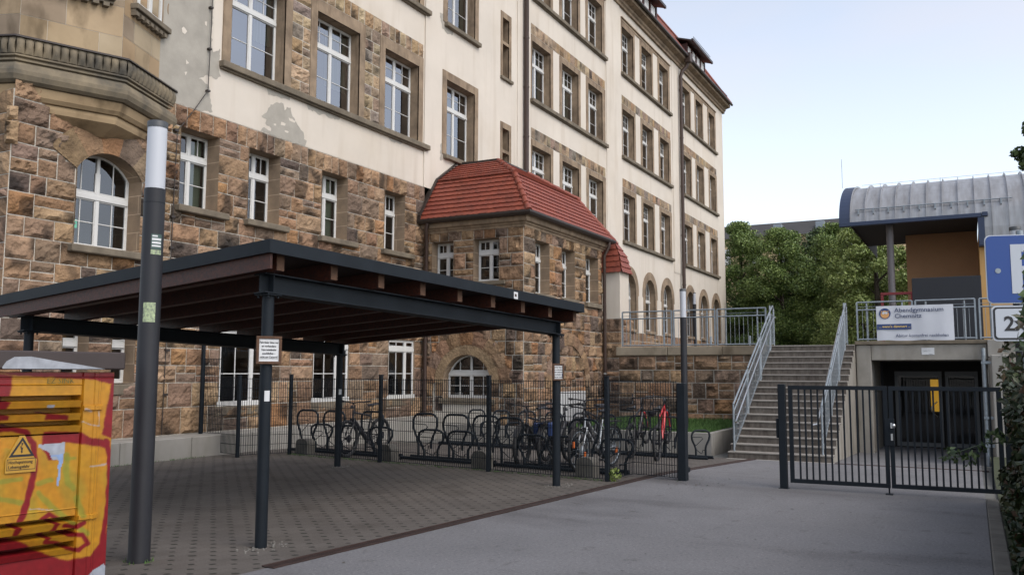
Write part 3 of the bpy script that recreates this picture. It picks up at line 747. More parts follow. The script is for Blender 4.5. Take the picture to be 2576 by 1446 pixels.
mb = MB(); mb.add([(.03, -.004, .085), (.09, -.004, .14), (.09, -.004, .105), (.14, -.004, .105), (.14, -.004, .065), (.09, -.004, .065), (.09, -.004, .03)], [(0, 6, 2, 1), (2, 6, 5, 3), (3, 5, 4)]); o = mb.build('arrow', 'white_paint', ex, world=False)
mb = MB(); mb.quad((21.0, YF + .135, 2.35), (21.28, YF + .135, 2.35), (21.28, YF + .135, 2.62), (21.0, YF + .135, 2.62)); mb.build('paper_notice', 'paper', S)

# cornice, gutter, roof
mb = MB(); prof = [(0, 20.55), (.12, 20.55), (.12, 20.68), (.2, 20.74), (.22, 20.86), (.52, 20.94), (.55, 21.1), (0, 21.12)]
for (d0, z0), (d1, z1) in zip(prof, prof[1:]): mb.quad((9, YF - d0, z0), (61.2, YF - d0, z0), (61.2, YF - d1, z1), (9, YF - d1, z1))
mb.poly([(61.2, YF - d, z) for d, z in prof]); mb.box(60.92, 61.2, YF, YF + 14, 20.55, 21.12)
mb.build('cornice', 'trim', S)
mb = MB(); mb.tube([(9, YF - .66, 21.14), (61.25, YF - .66, 21.14)], .085, 8); mb.box(9, 61.2, YF - .72, YF - .6, 21.1, 21.2)
mb.build('gutter', 'gutter', S)
mb = MB(); y0, z0, y1, z1 = YF - .62, 21.15, YF + 1.25, 24.05; n = 12
xr0, xr1 = 61.15, 61.15 - (y1 - y0)
for i in range(n):
    a, b = i / n, (i + 1) / n; ya, yb = y0 + (y1 - y0) * a, y0 + (y1 - y0) * b; za, zb = z0 + (z1 - z0) * a, z0 + (z1 - z0) * b
    xa, xb = xr0 + (xr1 - xr0) * a, xr0 + (xr1 - xr0) * b
    mb.quad((9, ya, za + .03), (xa, ya, za + .03), (xb, yb, zb), (9, yb, zb)); mb.quad((9, yb, zb), (xb, yb, zb), (xb, yb, zb + .03), (9, yb, zb + .03))
    mb.quad((xa, ya, za), (xa, ya + 10, za), (xb, yb + 10, zb), (xb, yb, zb))
mb.quad((9, y1, z1), (xr1, y1, z1), (xr1 - 3, y1 + 4, z1 + 1.6), (9, y1 + 4, z1 + 1.6))
mb.tube([(xr0, y0, z0 + .06), (xr1, y1, z1 + .06)], .1, 6); mb.tube([(9, y1, z1 + .05), (xr1, y1, z1 + .05)], .09, 6)
mb.build('roof', 'tile_old', S)
for a, b, nw in ((52.9, 57.0, 4), (40.0, 46.7, 6)):
    mb = MB(); yf = YF + .2
    mb.box(a, b, yf, yf + 2, 21.8, 23.05)
    for k in range(nw + 1): x = a + (b - a) * k / nw; mb.box(x - .09, x + .09, yf - .07, yf - .002, 21.85, 23.05)
    D = mb.build('dormer', 'wood', S)
    for k in range(nw):
        x = a + (b - a) * (k + .5) / nw; m2 = MB(); w2 = (b - a) / nw * .5 - .22
        m2.box(x - w2, x + w2, yf - .04, yf - .003, 22.2, 22.9); m2.build('dormer_window', 'white_paint', D)
    m2 = MB(); m2.box(a - .35, b + .35, yf - .55, yf - .42, 23.0, 23.16); m2.add([(a - .3, yf - .5, 23.1), (b + .3, yf - .5, 23.1), (b + .3, yf + 2.6, 24.1), (a - .3, yf + 2.6, 24.1), (a - .3, yf - .5, 23.0), (b + .3, yf - .5, 23.0), (b + .3, yf + 2.6, 24.0), (a - .3, yf + 2.6, 24.0)], [(0, 1, 2, 3), (4, 5, 6, 7), (0, 4, 7, 3), (1, 5, 6, 2), (0, 1, 5, 4)])
    for q in range(int((b - a) / .25)): m2.box(a + q * .25, a + q * .25 + .015, yf - .48, yf - .46, 23.15, 23.4)
    m2.box(a, b, yf - .48, yf - .465, 23.38, 23.4); m2.build('dormer_roof', 'gutter', D)
mb = MB()
for q in range(16): x = 57.6 + q * .2; mb.box(x, x + .015, YF - .45, YF - .43, 21.5, 21.72)
mb.box(57.6, 60.8, YF - .45, YF - .43, 21.7, 21.73); mb.build('snow_guard', 'gutter', S)
mb = MB(); mb.tube([(29.46, YF - .16, 8.2), (29.46, YF - .16, 20.5), (29.46, YF - .62, 21.0)], .1, 10)
for z in range(9, 21, 2): mb.tube([(29.46, YF - .16, z), (29.46, YF - .16, z + .06)], .115, 10)
mb.build('downpipe', 'downpipe', S)
mb = MB(); X = 50.15; mb.tube([(X, YF - .2, 2.5), (X, YF - .2, 19.9), (X + .05, YF - .3, 20.25), (X + .2, YF - .5, 20.5), (X + .2, YF - .62, 20.8)], .11, 10); mb.bbox(X - .02, X + .42, YF - .85, YF - .45, 20.75, 21.35, .04)
for z in range(4, 20, 3): mb.tube([(X, YF - .2, z), (X, YF - .2, z + .07)], .128, 10)
mb.build('downpipe', 'downpipe', S)
# lightning cable with clips
mb = MB(); pth = [(13.66, 20.5), (13.65, 10.18), (13.64, 9.19), (13.62, 8.2), (13.29, 7.7), (12.82, 7.06), (12.8, 6.14), (12.79, 5.14), (12.78, 4.46), (12.75, 2.24), (12.73, .46)]
mb.tube([PF(x, z, .07) for x, z in pth], .011, 6)
for z in (12.4, 11.3, 10.18, 9.19, 8.2): mb.box(13.6, 13.68, YF - .09, YF, z - .02, z + .02)
for z in (7.06, 6.14, 5.14, 4.46, 3.4, 2.24, 1.3): mb.box(12.74, 12.84, YF - .09, YF, z - .025, z + .025)
mb.build('lightning_cable', 'gutter', S)
# bare patches where the plaster has come off
def patch(pts, m, d, seed, nm, amp=.035):
    rg = random.Random(seed); out = []
    for (x0, z0), (x1, z1) in zip(pts, pts[1:] + pts[:1]):
        n = max(1, int(math.hypot(x1 - x0, z1 - z0) / .06))
        for k in range(n): out.append((x0 + (x1 - x0) * k / n + (rg.uniform(-amp, amp) if k else 0), z0 + (z1 - z0) * k / n + (rg.uniform(-amp, amp) if k else 0)))
    mb = MB(); mb.poly([PF(x, z, d) for x, z in out]); mb.build(nm, m, S)
patch([(12.3, 13.4), (13.8, 13.4), (13.77, 10.44), (13.74, 9.79), (13.74, 9.31), (13.79, 9.18), (13.98, 9.33), (13.98, 8.84), (14.04, 8.67), (13.94, 8.58), (13.63, 8.58), (13.4, 8.43), (13.69, 8.37), (13.77, 7.96), (13.84, 7.76), (13.36, 7.69), (12.1, 7.69), (12.1, 9.16)], 'render_grey', .004, 1, 'bare_render_patch', .025)
for i, q in enumerate(([(12.87, 9.42), (12.92, 9.47), (13.02, 9.4), (12.96, 9.31), (12.89, 9.33)], [(13.51, 9.81), (13.57, 9.83), (13.57, 9.72), (13.52, 9.74)], [(13.02, 8.75), (13.11, 8.69), (13.03, 8.64)], [(12.99, 8.45), (13.07, 8.48), (13.03, 8.38)])): patch(q, 'plaster', .008, i, 'plaster_flake', .008)
patch([(15.38, 8.08), (15.55, 8.22), (15.68, 8.46), (15.87, 8.57), (16.13, 8.61), (16.18, 8.45), (16.26, 8.56), (16.4, 8.58), (16.48, 8.37), (16.68, 8.19), (16.81, 8.09), (16.9, 8.06), (16.93, 7.88), (17.04, 7.86), (16.98, 7.70), (16.33, 7.69), (15.76, 7.69), (15.37, 7.7), (15.48, 7.83), (15.72, 7.79), (15.73, 7.86), (15.52, 7.94), (15.56, 8.04)], 'render_grey', .004, 5, 'bare_render_patch', .022)
for i, q in enumerate(([(15.8, 8.0), (15.89, 8.02), (15.89, 7.97), (15.82, 7.96)], [(16.07, 8.12), (16.23, 8.11), (16.21, 8.05), (16.05, 8.03)], [(16.33, 8.3), (16.6, 8.28), (16.56, 8.22), (16.36, 8.23)], [(16.2, 7.93), (16.35, 7.93), (16.32, 7.89), (16.2, 7.9)])): patch(q, 'plaster', .008, 20 + i, 'plaster_flake', .012)
patch([(15.5, 8.87), (16.36, 8.87), (16.36, 8.76), (16.14, 8.75), (16.05, 8.72), (15.86, 8.74), (15.6, 8.68)], 'render_grey', .004, 8, 'bare_render_patch', .02)
patch([(16.99, 8.87), (18.44, 8.87), (18.29, 8.76), (17.95, 8.71), (17.73, 8.77), (17.52, 8.68), (17.36, 8.73), (17.07, 8.71)], 'render_grey', .004, 9, 'bare_render_patch', .02)
patch([(20.6, 8.87), (21.4, 8.87), (21.3, 8.8), (20.8, 8.74)], 'render_grey', .004, 10, 'bare_render_patch', .02)
patch([(23.3, 13.75), (23.56, 13.8), (23.56, 13.45), (24.2, 13.42), (24.12, 13.26), (23.74, 13.2), (23.45, 13.3)], 'render_grey', .049, 11, 'bare_render_patch', .025)
patch([(23.45, 9.3), (23.58, 9.4), (23.6, 8.8), (23.42, 8.75)], 'render_grey', .049, 12, 'bare_render_patch', .025)

# corner oriel turret: octagonal
OC = (10.98, 17.07)
def octo(mb, prof, mi=0, cols=None, sub=1, k0=-3, k1=3):
    rings = []
    for r, z in prof: rings.append([(OC[0] + r * math.sin(R(45 * k)), OC[1] - r * math.cos(R(45 * k)), z) for k in range(k0, k1 + 1)])
    for A, B in zip(rings, rings[1:]):
        for i in range(len(A) - 1): mb.quad(A[i], A[i + 1], B[i + 1], B[i], mi)
O = None
mb = MB(); rg = random.Random(11)
TAN = [(.40, .30, .19), (.38, .27, .16), (.40, .32, .215), (.34, .265, .185), (.38, .285, .175), (.31, .24, .17)]
for k in range(-3, 2):
    a = Vector((OC[0] + 2.36 * math.sin(R(45 * k)), OC[1] - 2.36 * math.cos(R(45 * k)), 0)); b = Vector((OC[0] + 2.36 * math.sin(R(45 * (k + 1))), OC[1] - 2.36 * math.cos(R(45 * (k + 1))), 0))
    L_ = (b - a).length; U = (b - a) / L_; Nn = Vector((U.y, -U.x, 0)); Pk = plane_map(a, U, Nn)
    sheet(mb, Pk, 0, L_, 7.9, 13.2, d=-.006, mi=0)
    for (u0, u1, v0, v1) in layout(0, L_, 7.95, 13.2, rg, .52, .4, .95, tall=True):
        j = rg.uniform(.88, 1.08); c = tuple(x * j for x in rg.choice(TAN)); g = .004
        mb.add([Pk(u0 + g, v0 + g), Pk(u1 - g, v0 + g), Pk(u1 - g, v1 - g), Pk(u0 + g, v1 - g)], [(0, 1, 2, 3)], 1, False, [c] * 4)
O = mb.build('corner_oriel', ['mortar', 'oriel_stone'], S)
mb = MB(); octo(mb, [(2.36, 7.99), (2.58, 7.96), (2.60, 7.93), (2.6, 7.92), (2.5, 7.915)]); mb.build('drip_mould', 'gutter', O)
mb = MB()
# leaf-tongue moulding
for k in range(-3, 2):
    a = Vector((OC[0] + 2.53 * math.sin(R(45 * k)), OC[1] - 2.53 * math.cos(R(45 * k)), 0)); b = Vector((OC[0] + 2.53 * math.sin(R(45 * (k + 1))), OC[1] - 2.53 * math.cos(R(45 * (k + 1))), 0))
    L_ = (b - a).length; U = (b - a) / L_; Nn = Vector((U.y, -U.x, 0)); n = 13
    for q in range(n):
        u0, u1 = L_ * q / n, L_ * (q + 1) / n; um = (u0 + u1) / 2; hw = (u1 - u0) / 2; vs = []; nz = 7; nu = 6
        for j in range(nz + 1):
            tt = j / nz; z = 7.62 + .30 * tt; wd = hw * (1 - .32 * abs(math.sin(math.pi * (1 - tt) * 1.0)) ** 3 * 0 - .0); out = .075 * math.sin(math.pi * (.12 + .8 * tt))
            ww = hw * (.78 + .22 * abs(2 * tt - .9))
            for i in range(nu + 1):
                s_ = -1 + 2 * i / nu; p = a + U * (um + ww * s_) + Nn * (out * (1 - .75 * s_ * s_ * 1.0)); vs.append((p.x, p.y, z))
        mb.add(vs, [(j * (nu + 1) + i, j * (nu + 1) + i + 1, (j + 1) * (nu + 1) + i + 1, (j + 1) * (nu + 1) + i) for j in range(nz) for i in range(nu)], 0, True)
octo(mb, [(2.49, 7.92), (2.47, 7.6), (2.56, 7.6), (2.56, 7.57), (2.50, 7.55), (2.50, 7.53), (2.54, 7.52), (2.54, 7.49), (2.47, 7.47)])
octo(mb, [(2.49, 7.47), (2.56, 7.40), (2.60, 7.30), (2.60, 7.22), (2.56, 7.13), (2.49, 7.08), (2.38, 7.065)])
mb.build('ring_moulding', 'ring_stone', O)
mb = MB()
octo(mb, [(2.44, 7.064), (2.42, 6.98), (2.40, 6.90), (2.34, 6.83), (2.24, 6.815)])
octo(mb, [(2.29, 6.814), (2.29, 6.74), (2.27, 6.66), (2.22, 6.63), (1.9, 6.45), (1.5, 6.4)])
o = mb.build('corbel', 'oriel_stone', O)
at = o.data.color_attributes.new('Col', 'FLOAT_COLOR', 'POINT'); at.data.foreach_set('color', [x for _ in o.data.vertices for x in (.38, .275, .16, 1)])
# dentil sills and a window of the oriel
def facet(k, r):
    a = Vector((OC[0] + r * math.sin(R(45 * k)), OC[1] - r * math.cos(R(45 * k)), 0)); b = Vector((OC[0] + r * math.sin(R(45 * (k + 1))), OC[1] - r * math.cos(R(45 * (k + 1))), 0))
    U = (b - a).normalized(); return plane_map(a, U, Vector((U.y, -U.x, 0))), (b - a).length, math.atan2(U.y, U.x), a
for k, zs in ((0, 9.25), (-1, 9.2)):
    Pk, L_, ang, a = facet(k, 2.36); T = lambda x, y, z: Pk(x, z, -y); mb = MB()
    mb.bbox(.22, L_ - .2, -.17, .02, zs - .12, zs, .012, T=T); mb.box(.24, L_ - .22, -.1, 0, zs - .17, zs - .122, T=T)
    for q in range(7): u = .3 + q * (L_ - .66) / 6; mb.box(u - .055, u + .055, -.13, -.002, zs - .25, zs - .172, T=T)
    mb.build('dentil_sill', 'sill_stone', O)
    mb = MB(); surround(mb, Pk, .42, L_ - .42, zs, 12, .12, .12, .2, d=.02, dep=.02); mb.build('window_surround', 'trim', O)
    wfm, wgm = window_meshes(L_ - .84, 2.6, 'tall')
    o = bpy.data.objects.new('window', wfm); COL.objects.link(o); o.parent = O; p = Pk(.42, zs + .01, .05); o.location = p; o.rotation_euler = (0, 0, ang)
Pk, L_, ang, a = facet(0, 2.36); mb = MB()
n = 24; vs = []
for q in range(n): 
    an = 2 * math.pi * q / n; vs.append(Pk(L_ - .13 + .075 * math.cos(an), 9.72 + .17 * math.sin(an), .05))
mb.tube(vs + [vs[0]], .022, 6, cap=False); T = lambda x, y, z: Pk(x, z, -y); mb.bbox(L_ - .28, L_ + .02, -.035, .02, 9.3, 10.6, .01, T=T); mb.build('medallion', 'trim', O)
# corner block rising from the flank wall under the oriel
rg2 = random.Random(5); mb = MB(); Pq = plane_map((9.2, YF, 0), (.7071, -.7071, 0), (-.7071, -.7071, 0)); emit_stones(mb, [(-.12, .12, 5.9, 6.35), (-.1, .1, 6.35, 6.62)], Pq, rg2, relief=.12, cell=.05); mb.build('corner_stone', ['mortar', 'stone'], S)

# concrete ledge along the wall base
t = thing('concrete_ledge', 'long low concrete block ledge along the foot of the stone wall', 'ledge', (9, 14.45, 0))
mb = MB(); x = 6.0; rg = random.Random(2)
while x < 22.4:
    l = min(1.72, 22.55 - x); mb.bbox(x + .006, x + l - .006, 14.45, YF, -.3, .43, .012); x += 1.72
mb.build('block', 'concrete_light', t)
# ================================================================ stone annex with red mansard roof
AX0, AX1, AY0 = 22.58, 28.7, 11.67
t = thing('stone_annex', 'small rough stone annex with red tiled mansard roof projecting from the school', 'annex', (AX0, AY0, 0))
PA = plane_map((AX0, YF, 0), (0, -1, 0), (-1, 0, 0))      # u = YF - y
PB = plane_map((AX0, AY0, 0), (1, 0, 0), (0, -1, 0))      # u = x - AX0
rng = random.Random(21)
wL = [(YF - 14.92, YF - 14.12, 4.55, 5.86), (YF - 13.4, YF - 12.5, 4.55, 5.86)]
wF = [(.72, 1.72, 4.2, 5.83), (2.66, 3.68, 4.2, 5.83), (4.62, 5.74, 4.2, 5.83)]
cu = YF - 13.62; AR = (cu, .85, 1.0, 1.47, .85)
mb = MB(); WA, WB = YF - AY0, AX1 - AX0
sheet(mb, PA, 0, WA, -.1, 6.2, wL, arches=[AR]); sheet(mb, PB, 0, WB, -.3, 6.2, wF)
mb.quad((AX1, AY0, -1), (AX1, YF, -1), (AX1, YF, 6.2), (AX1, AY0, 6.2))
def rows(P, W, zs, hs, keep=None, dark=None):
    for (z0, z1, tall) in zs:
        x = 0; rects = []
        for h in sorted([h for h in hs if h[2] < (z0 + z1) / 2 < h[3]]): rects += layout(x, h[0], z0, z1, rng, .42, tall=tall); x = h[1]
        rects += layout(x, W, z0, z1, rng, .6 if tall else .42, wmin=.26 if not tall else .24, wmax=.7 if not tall else .46, tall=tall)
        emit_stones(mb, rects, P, rng, keep=keep, cell=.06, dark=dark)
def keepB(u, v):
    rr = math.hypot(u - cu, v - 1.47)
    return not (rr < 1.5 and v > 1.47) and not (abs(u - cu) < 1.17 and v < 1.5)
rows(PA, WA, [(.2, 1.47, 0), (1.47, 2.3, 0), (2.3, 3.1, 0)], [], keep=keepB)
rows(PA, WA, [(3.1, 4.53, 0), (4.53, 5.86, 0), (5.86, 6.2, 1)], wL)
emit_ring(mb, PA, cu, 1.47, 1.15, 1.58, R(180), 0, 9, rng, relief=.045, proud=.04)
emit_ring(mb, PA, cu, 1.47, .85, 1.14, R(180), 0, 7, rng, relief=.004, proud=.05, smoothcol=(.33, .235, .14))
for s in (-1, 1):
    a, b = (cu - 1.14, cu - .85) if s < 0 else (cu + .85, cu + 1.14)
    emit_stones(mb, [(a, b, .6, 1.05), (a, b, 1.05, 1.46)], PA, rng, relief=.006)
ba, bz, br = 25.75 - AX0, 1.32, 1.36
def keepF(u, v): return not (br < math.hypot(u - ba, v - bz) < br + .36 and v > bz)
rows(PB, WB, [(-.1, 1.32, 0), (1.32, 3.2, 0)], [], keep=keepF)
rows(PB, WB, [(3.2, 4.18, 0), (4.18, 5.83, 0), (5.83, 6.2, 1)], wF)
emit_ring(mb, PB, ba, bz, br, br + .40, R(180), 0, 12, rng, relief=.04, proud=.05)
mb.build('stone_wall', ['mortar', 'stone'], t)
for P_, W_ in ((PA, wL), (PB, wF)):
    for h in W_: mb = MB(); reveal(mb, P_, *h, .4, front=.03); mb.build('window_reveal', 'ashlar', t)
mb = MB(); reveal_arch(mb, PA, *AR, .36, front=.05); mb.build('window_reveal', 'ashlar', t)
T = lambda x, y, z: PA(x, z, -y)
mb = MB(); mb.bbox(.25, 3.0, -.1, .35, 4.42, 4.545, .015, T=T); mb.build('sill', 'sill_stone', t); mb = MB(); mb.bbox(cu - 1.0, cu + 1.0, -.06, .35, .82, .99, .015, T=T); mb.build('sill', 'sill_stone', t)
T = lambda x, y, z: PB(x, z, -y)
for h in wF: mb = MB(); mb.bbox(h[0] - .06, h[1] + .16, -.14, .35, 4.03, 4.19, .015, T=T); mb.build('sill', 'sill_stone', t)
mb = MB(); mb.box(AX0 + .42, AX1 - .42, AY0 + .42, YF - .01, .0, 6.1); mb.build('interior', 'dark_room', t)
for h in wL: window(t, (AX0 + .30, YF - h[0], h[2]), h[1] - h[0], h[3] - h[2], 'small', rz=-math.pi / 2)
for h in wF: window(t, (AX0 + h[0], AY0 + .30, h[2]), h[1] - h[0], h[3] - h[2], 'small')
window(t, (AX0 + .28, YF - cu + .85, 1.0), 1.7, 1.32, 'bigarch', rz=-math.pi / 2, rise=.85)
def around(mb, prof, x0, x1, y0, y1, mi=0):
    # profile (d,z) swept round the three free sides
    for (d0, z0), (d1, z1) in zip(prof, prof[1:]):
        A = [(x0 - d0, y1, z0), (x0 - d0, y0 - d0, z0), (x1 + d0, y0 - d0, z0), (x1 + d0, y1, z0)]; B = [(x0 - d1, y1, z1), (x0 - d1, y0 - d1, z1), (x1 + d1, y0 - d1, z1), (x1 + d1, y1, z1)]
        for i in range(3): mb.quad(A[i], A[i + 1], B[i + 1], B[i], mi)
mb = MB(); around(mb, [(0, 6.13), (.05, 6.13), (.07, 6.2), (.11, 6.22), (.12, 6.27), (.18, 6.28), (.2, 6.31), (.22, 6.5), (.0, 6.52)], AX0, AX1, AY0, YF); mb.build('cornice', 'trim', t)
mb = MB(); around(mb, [(.24, 6.44), (.30, 6.42), (.38, 6.44), (.42, 6.5), (.42, 6.56), (.38, 6.56), (.3, 6.5)], AX0, AX1, AY0, YF); mb.build('gutter', 'gutter', t)
# roof: tiled courses laid one over the other, lower steep part then flatter part
def tile_face(mb, c0, c1, n, wid, mi=0, drop=.045):
    """c0,c1: (left,right) ends of eave and top edge; n courses, scalloped lower edges"""
    (a0, b0), (a1, b1) = [tuple(Vector(p) for p in c) for c in (c0, c1)]
    U = (b0 - a0).normalized(); up = (a1 - a0); up = (up - U * up.dot(U)).normalized(); Nn = U.cross(up).normalized()
    for k in range(n):
        t0, t1 = k / n, (k + 1.12) / n
        L0, R0 = a0.lerp(a1, t0), b0.lerp(b1, t0); L1, R1 = a0.lerp(a1, min(1, t1)), b0.lerp(b1, min(1, t1))
        m = max(1, int((R0 - L0).length / wid)); S_ = 4; M_ = m * S_
        off = .5 if k % 2 else 0; vs = []; rg = random.Random(k * 17 + int(a0.x * 7))
        jit = [rg.uniform(-.006, .006) for _ in range(m + 2)]
        for i in range(M_ + 1):
            s = i / M_; f = (s * m + off) % 1; sag = -.018 * math.sin(math.pi * f) + jit[int(s * m + off)]
            p = L0.lerp(R0, s) + up * sag; q = L1.lerp(R1, s)
            vs += [p + Nn * drop, p + Nn * .002, q + Nn * .004]
        fs = []
        for i in range(M_): a, b = 3 * i, 3 * i + 3; fs += [(a + 1, b + 1, b, a), (a, b, b + 2, a + 2)]
        mb.add(vs, fs, mi)
e, zE, b1_, zB, t1_, zT = .34, 6.56, .68, 8.0, 2.0, 8.82     # eave overhang, break inset, top inset
def rect(d, z): return [(AX0 + d, YF, z), (AX0 + d, AY0 + d, z), (AX1 - d, AY0 + d, z), (AX1 - d, YF, z)]
q0, q1, q2 = rect(-e, zE), rect(b1_, zB), rect(t1_, zT); q1b = rect(b1_ - .06, zB - .02)
mb = MB()
for i in range(3):
    tile_face(mb, (q0[i], q0[i + 1]), (q1[i], q1[i + 1]), 9, .2); tile_face(mb, (q1b[i], q1b[i + 1]), (q2[i], q2[i + 1]), 7, .2)
RO = mb.build('roof', 'tile_left', t)
mb = MB()
mb.quad(q2[0], q2[1], q2[2], q2[3]); mb.quad(q2[0], q2[1], (q2[1][0], YF - 1.3, zT + .06), (q2[0][0], YF, zT + .1))
mb.box(q2[0][0] - .02, q2[3][0] + .02, q2[1][1] - .02, YF, zT, zT + .07)
fl = [(q0[0][0] - .02, YF - .05, zE - .1), (q0[0][0] - .05, YF - .05, zE + .12), (q1[0][0] - .07, YF - .05, zB + .05), (q2[0][0] - .05, YF - .05, zT + .1), (q2[0][0] + .35, YF - .05, zT + .12)]
for a, b in zip(fl, fl[1:]): mb.beam(a, b, .16, .05, up=(0, 0, 1))
mb.build('lead_flashing', 'gutter', t)
mb = MB()
def ridge(a, b, n, r=.085):
    a, b = Vector(a), Vector(b); d = (b - a) / n
    for i in range(n): mb.tube([a + d * i - d * .08, a + d * (i + 1.0)], [r * 1.25, r * .92], 8)
for i in (1, 2): mb = MB(); ridge(q0[i], q1[i], 6); ridge(q1b[i], q2[i], 5); mb.build('ridge_tile', 'tile_left', RO)
mb = MB(); mb.tube([(AX0 - .3, YF - .35, 6.45), (AX0 - .3, YF - .3, 6.25), (AX0 - .12, YF - .2, 5.85), (AX0 - .12, YF - .2, .4)], .062, 10); mb.build('downpipe', 'downpipe', t)
mb = MB(); X = AX1 - .08; mb.tube([(X, AY0 - .33, 6.45), (X, AY0 - .33, 6.3), (X, AY0 - .14, 5.95), (X, AY0 - .14, -.1)], .062, 10)
for z in (5.5, 3.6): mb.tube([(X, AY0 - .14, z), (X, AY0 - .14, z + .05)], .072, 10)
mb.build('downpipe', 'downpipe', t)
mb = MB(); mb.tube([(X, AY0 - .14, 1.72), (X, AY0 - .14, 1.78)], .078, 10); mb.build('pipe_clamp', 'steel', t)
mb = MB(); T = lambda x, y, z: PB(x, z, -y); mb.box(24.4 - AX0, 26.88 - AX0, -.13, -.06, .12, 1.18, T=T)
o = mb.build('white_board', 'paper'); tag(o, 'plain white rectangular board leaning against the annex wall behind the bikes', 'board')

# ================================================================ plastered wall stub with tiled hood
t = thing('hooded_wall', 'short white plastered wall stub on rough stone with small red tiled hood', 'wall', (29, 11.08, 2.5))
SX0, SX1, SY0, SY1 = 29.0, 29.9, 11.08, 13.2
mb = MB(); mb.bbox(SX0, SX1, SY0, SY1, 3.72, 5.45, .01); mb.build('plaster_block', 'plaster', t)
PSa = plane_map((SX0 - .06, SY1, 0), (0, -1, 0), (-1, 0, 0)); PSb = plane_map((SX0 - .06, SY0 - .06, 0), (1, 0, 0), (0, -1, 0)); rng = random.Random(9)
mb = MB(); sheet(mb, PSa, 0, SY1 - SY0 + .06, -.5, 3.74); sheet(mb, PSb, 0, 1.0, -.5, 3.74)
emit_stones(mb, layout(0, SY1 - SY0 + .06, -.4, 3.72, rng, .45, .35, .6), PSa, rng, relief=.07); emit_stones(mb, layout(0, 1, -.4, 3.72, rng, .45, .35, .6), PSb, rng, relief=.09)
mb.build('stone_base', ['mortar', 'stone'], t)
mb = MB(); e = .09; c = [(SX0 - e, SY1, 5.4), (SX0 - e, SY0 - e, 5.4), (SX1 + e, SY0 - e, 5.4), (SX1 + e, SY1, 5.4)]; d = [(SX0 + .42, SY1, 6.75), (SX0 + .42, SY0 + .42, 6.75), (SX1 - .42, SY0 + .42, 6.75), (SX1 - .42, SY1, 6.75)]
md = [tuple((Vector(p) * .62 + Vector(q) * .38) + Vector((-.06 if i < 2 else .06, -.06 if i in (1, 2) else 0, .1))) for i, (p, q) in enumerate(zip(c, d))]
for i in range(3): tile_face(mb, (c[i], c[i + 1]), (md[i], md[i + 1]), 3, .2); tile_face(mb, (md[i], md[i + 1]), (d[i], d[i + 1]), 3, .2)
mb.build('tiled_hood', 'tile_left', t)

# ================================================================ terrace, retaining wall, planter, lawn
TX, TZ = 24.7, 2.55
mb = MB()
mb.quad((TX + .3, 2.75, TZ - .02), (200, 2.75, TZ - .02), (200, 9.5, TZ - .02), (TX + .3, 9.5, TZ - .02)); mb.quad((29, 9.5, TZ - .02), (200, 9.5, TZ - .02), (200, 90, TZ - .02), (29, 90, TZ - .02)); mb.quad((TX + .1, -60, TZ - .02), (200, -60, TZ - .02), (200, 2.75, TZ - .02), (TX + .1, 2.75, TZ - .02))
struct(mb.build('terrace_ground', 'ground'))
t = thing('terrace_wall', 'rough stone retaining wall with smooth sandstone coping below the terrace railing', 'wall', (TX, 4.9, 0))
PT = plane_map((TX, 9.5, 0), (0, -1, 0), (-1, 0, 0)); rng = random.Random(33)
mb = MB(); sheet(mb, PT, 0, 4.6, -.4, 2.3); emit_stones(mb, layout(0, 4.6, .2, 2.3, rng, .42, .35, .8), PT, rng, cell=.08)
PT2 = plane_map((TX, 9.5, 0), (1, 0, 0), (0, 1, 0)); sheet(mb, PT2, 0, 4.3, -.4, 2.5); mb.build('stone_wall', ['mortar', 'stone'], t)
mb = MB(); y = 9.56
for l in (1.62, 1.62, 1.42): mb.bbox(TX - .1, TX + .45, y - l + .006, y - .006, 2.3, 2.56, .015); y -= l
o = mb.build('coping', 'oriel_stone', t); at = o.data.color_attributes.new('Col', 'FLOAT_COLOR', 'POINT'); at.data.foreach_set('color', [x for _ in o.data.vertices for x in (.30, .25, .185, 1)])
PX, PY = 20.75, 5.62
t = thing('planter_wall', 'low concrete planter wall holding the sloping grass below the stone wall', 'planter', (PX, PY, -.2))
mb = MB()
for y0, y1 in ((5.62, 8.1), (8.11, 10.6), (10.61, 13.2)): mb.bbox(PX, PX + .14, y0, y1, -.4, .345, .012)
mb.bbox(PX + .145, 22.6, PY, PY + .14, -.4, .345, .012); mb.bbox(22.61, 24.6, PY, PY + .14, -.4, .345, .012)
mb.build('panel', 'concrete_light', t)
def lawn_z(x, y): return .27 + .16 * (x - PX - .15) / (TX - PX - .16) * max(0, min(1, (10.6 - y) / 1.4)) - .12 * max(0, min(1, (y - 9.4) / 1.5)) + .05 * noise.noise((x * 1.5, y * 1.5, 0)) - .01
mb = MB(); rg = random.Random(4); nx, ny = 14, 26; vs = []
for i in range(nx + 1):
    for j in range(ny + 1):
        x = PX + .15 + (TX - PX - .16) * i / nx; y = 5.72 + 5.93 * j / ny; vs.append((x, y, lawn_z(x, y) + .01))
mb.add(vs, [(i * (ny + 1) + j, i * (ny + 1) + j + 1, (i + 1) * (ny + 1) + j + 1, (i + 1) * (ny + 1) + j) for i in range(nx) for j in range(ny)], 0, True)
lawn = mb.build('lawn', 'lawn'); lawn['kind'] = 'structure'
def blades(name, m, pts, h, w):
    mb = MB(); vs = []; fs = []
    for (x, y, z) in pts:
        a = rg.uniform(0, 6.28); hh = h * rg.uniform(.5, 1.2); l = rg.uniform(-.5, .5) * hh; n = len(vs)
        vs += [(x - math.cos(a) * w, y - math.sin(a) * w, z), (x + math.cos(a) * w, y + math.sin(a) * w, z), (x + l, y + rg.uniform(-.4, .4) * hh, z + hh)]; fs.append((n, n + 1, n + 2))
    mb.add(vs, fs); o = mb.build(name, m); o['kind'] = 'stuff'; return o
P_ = []
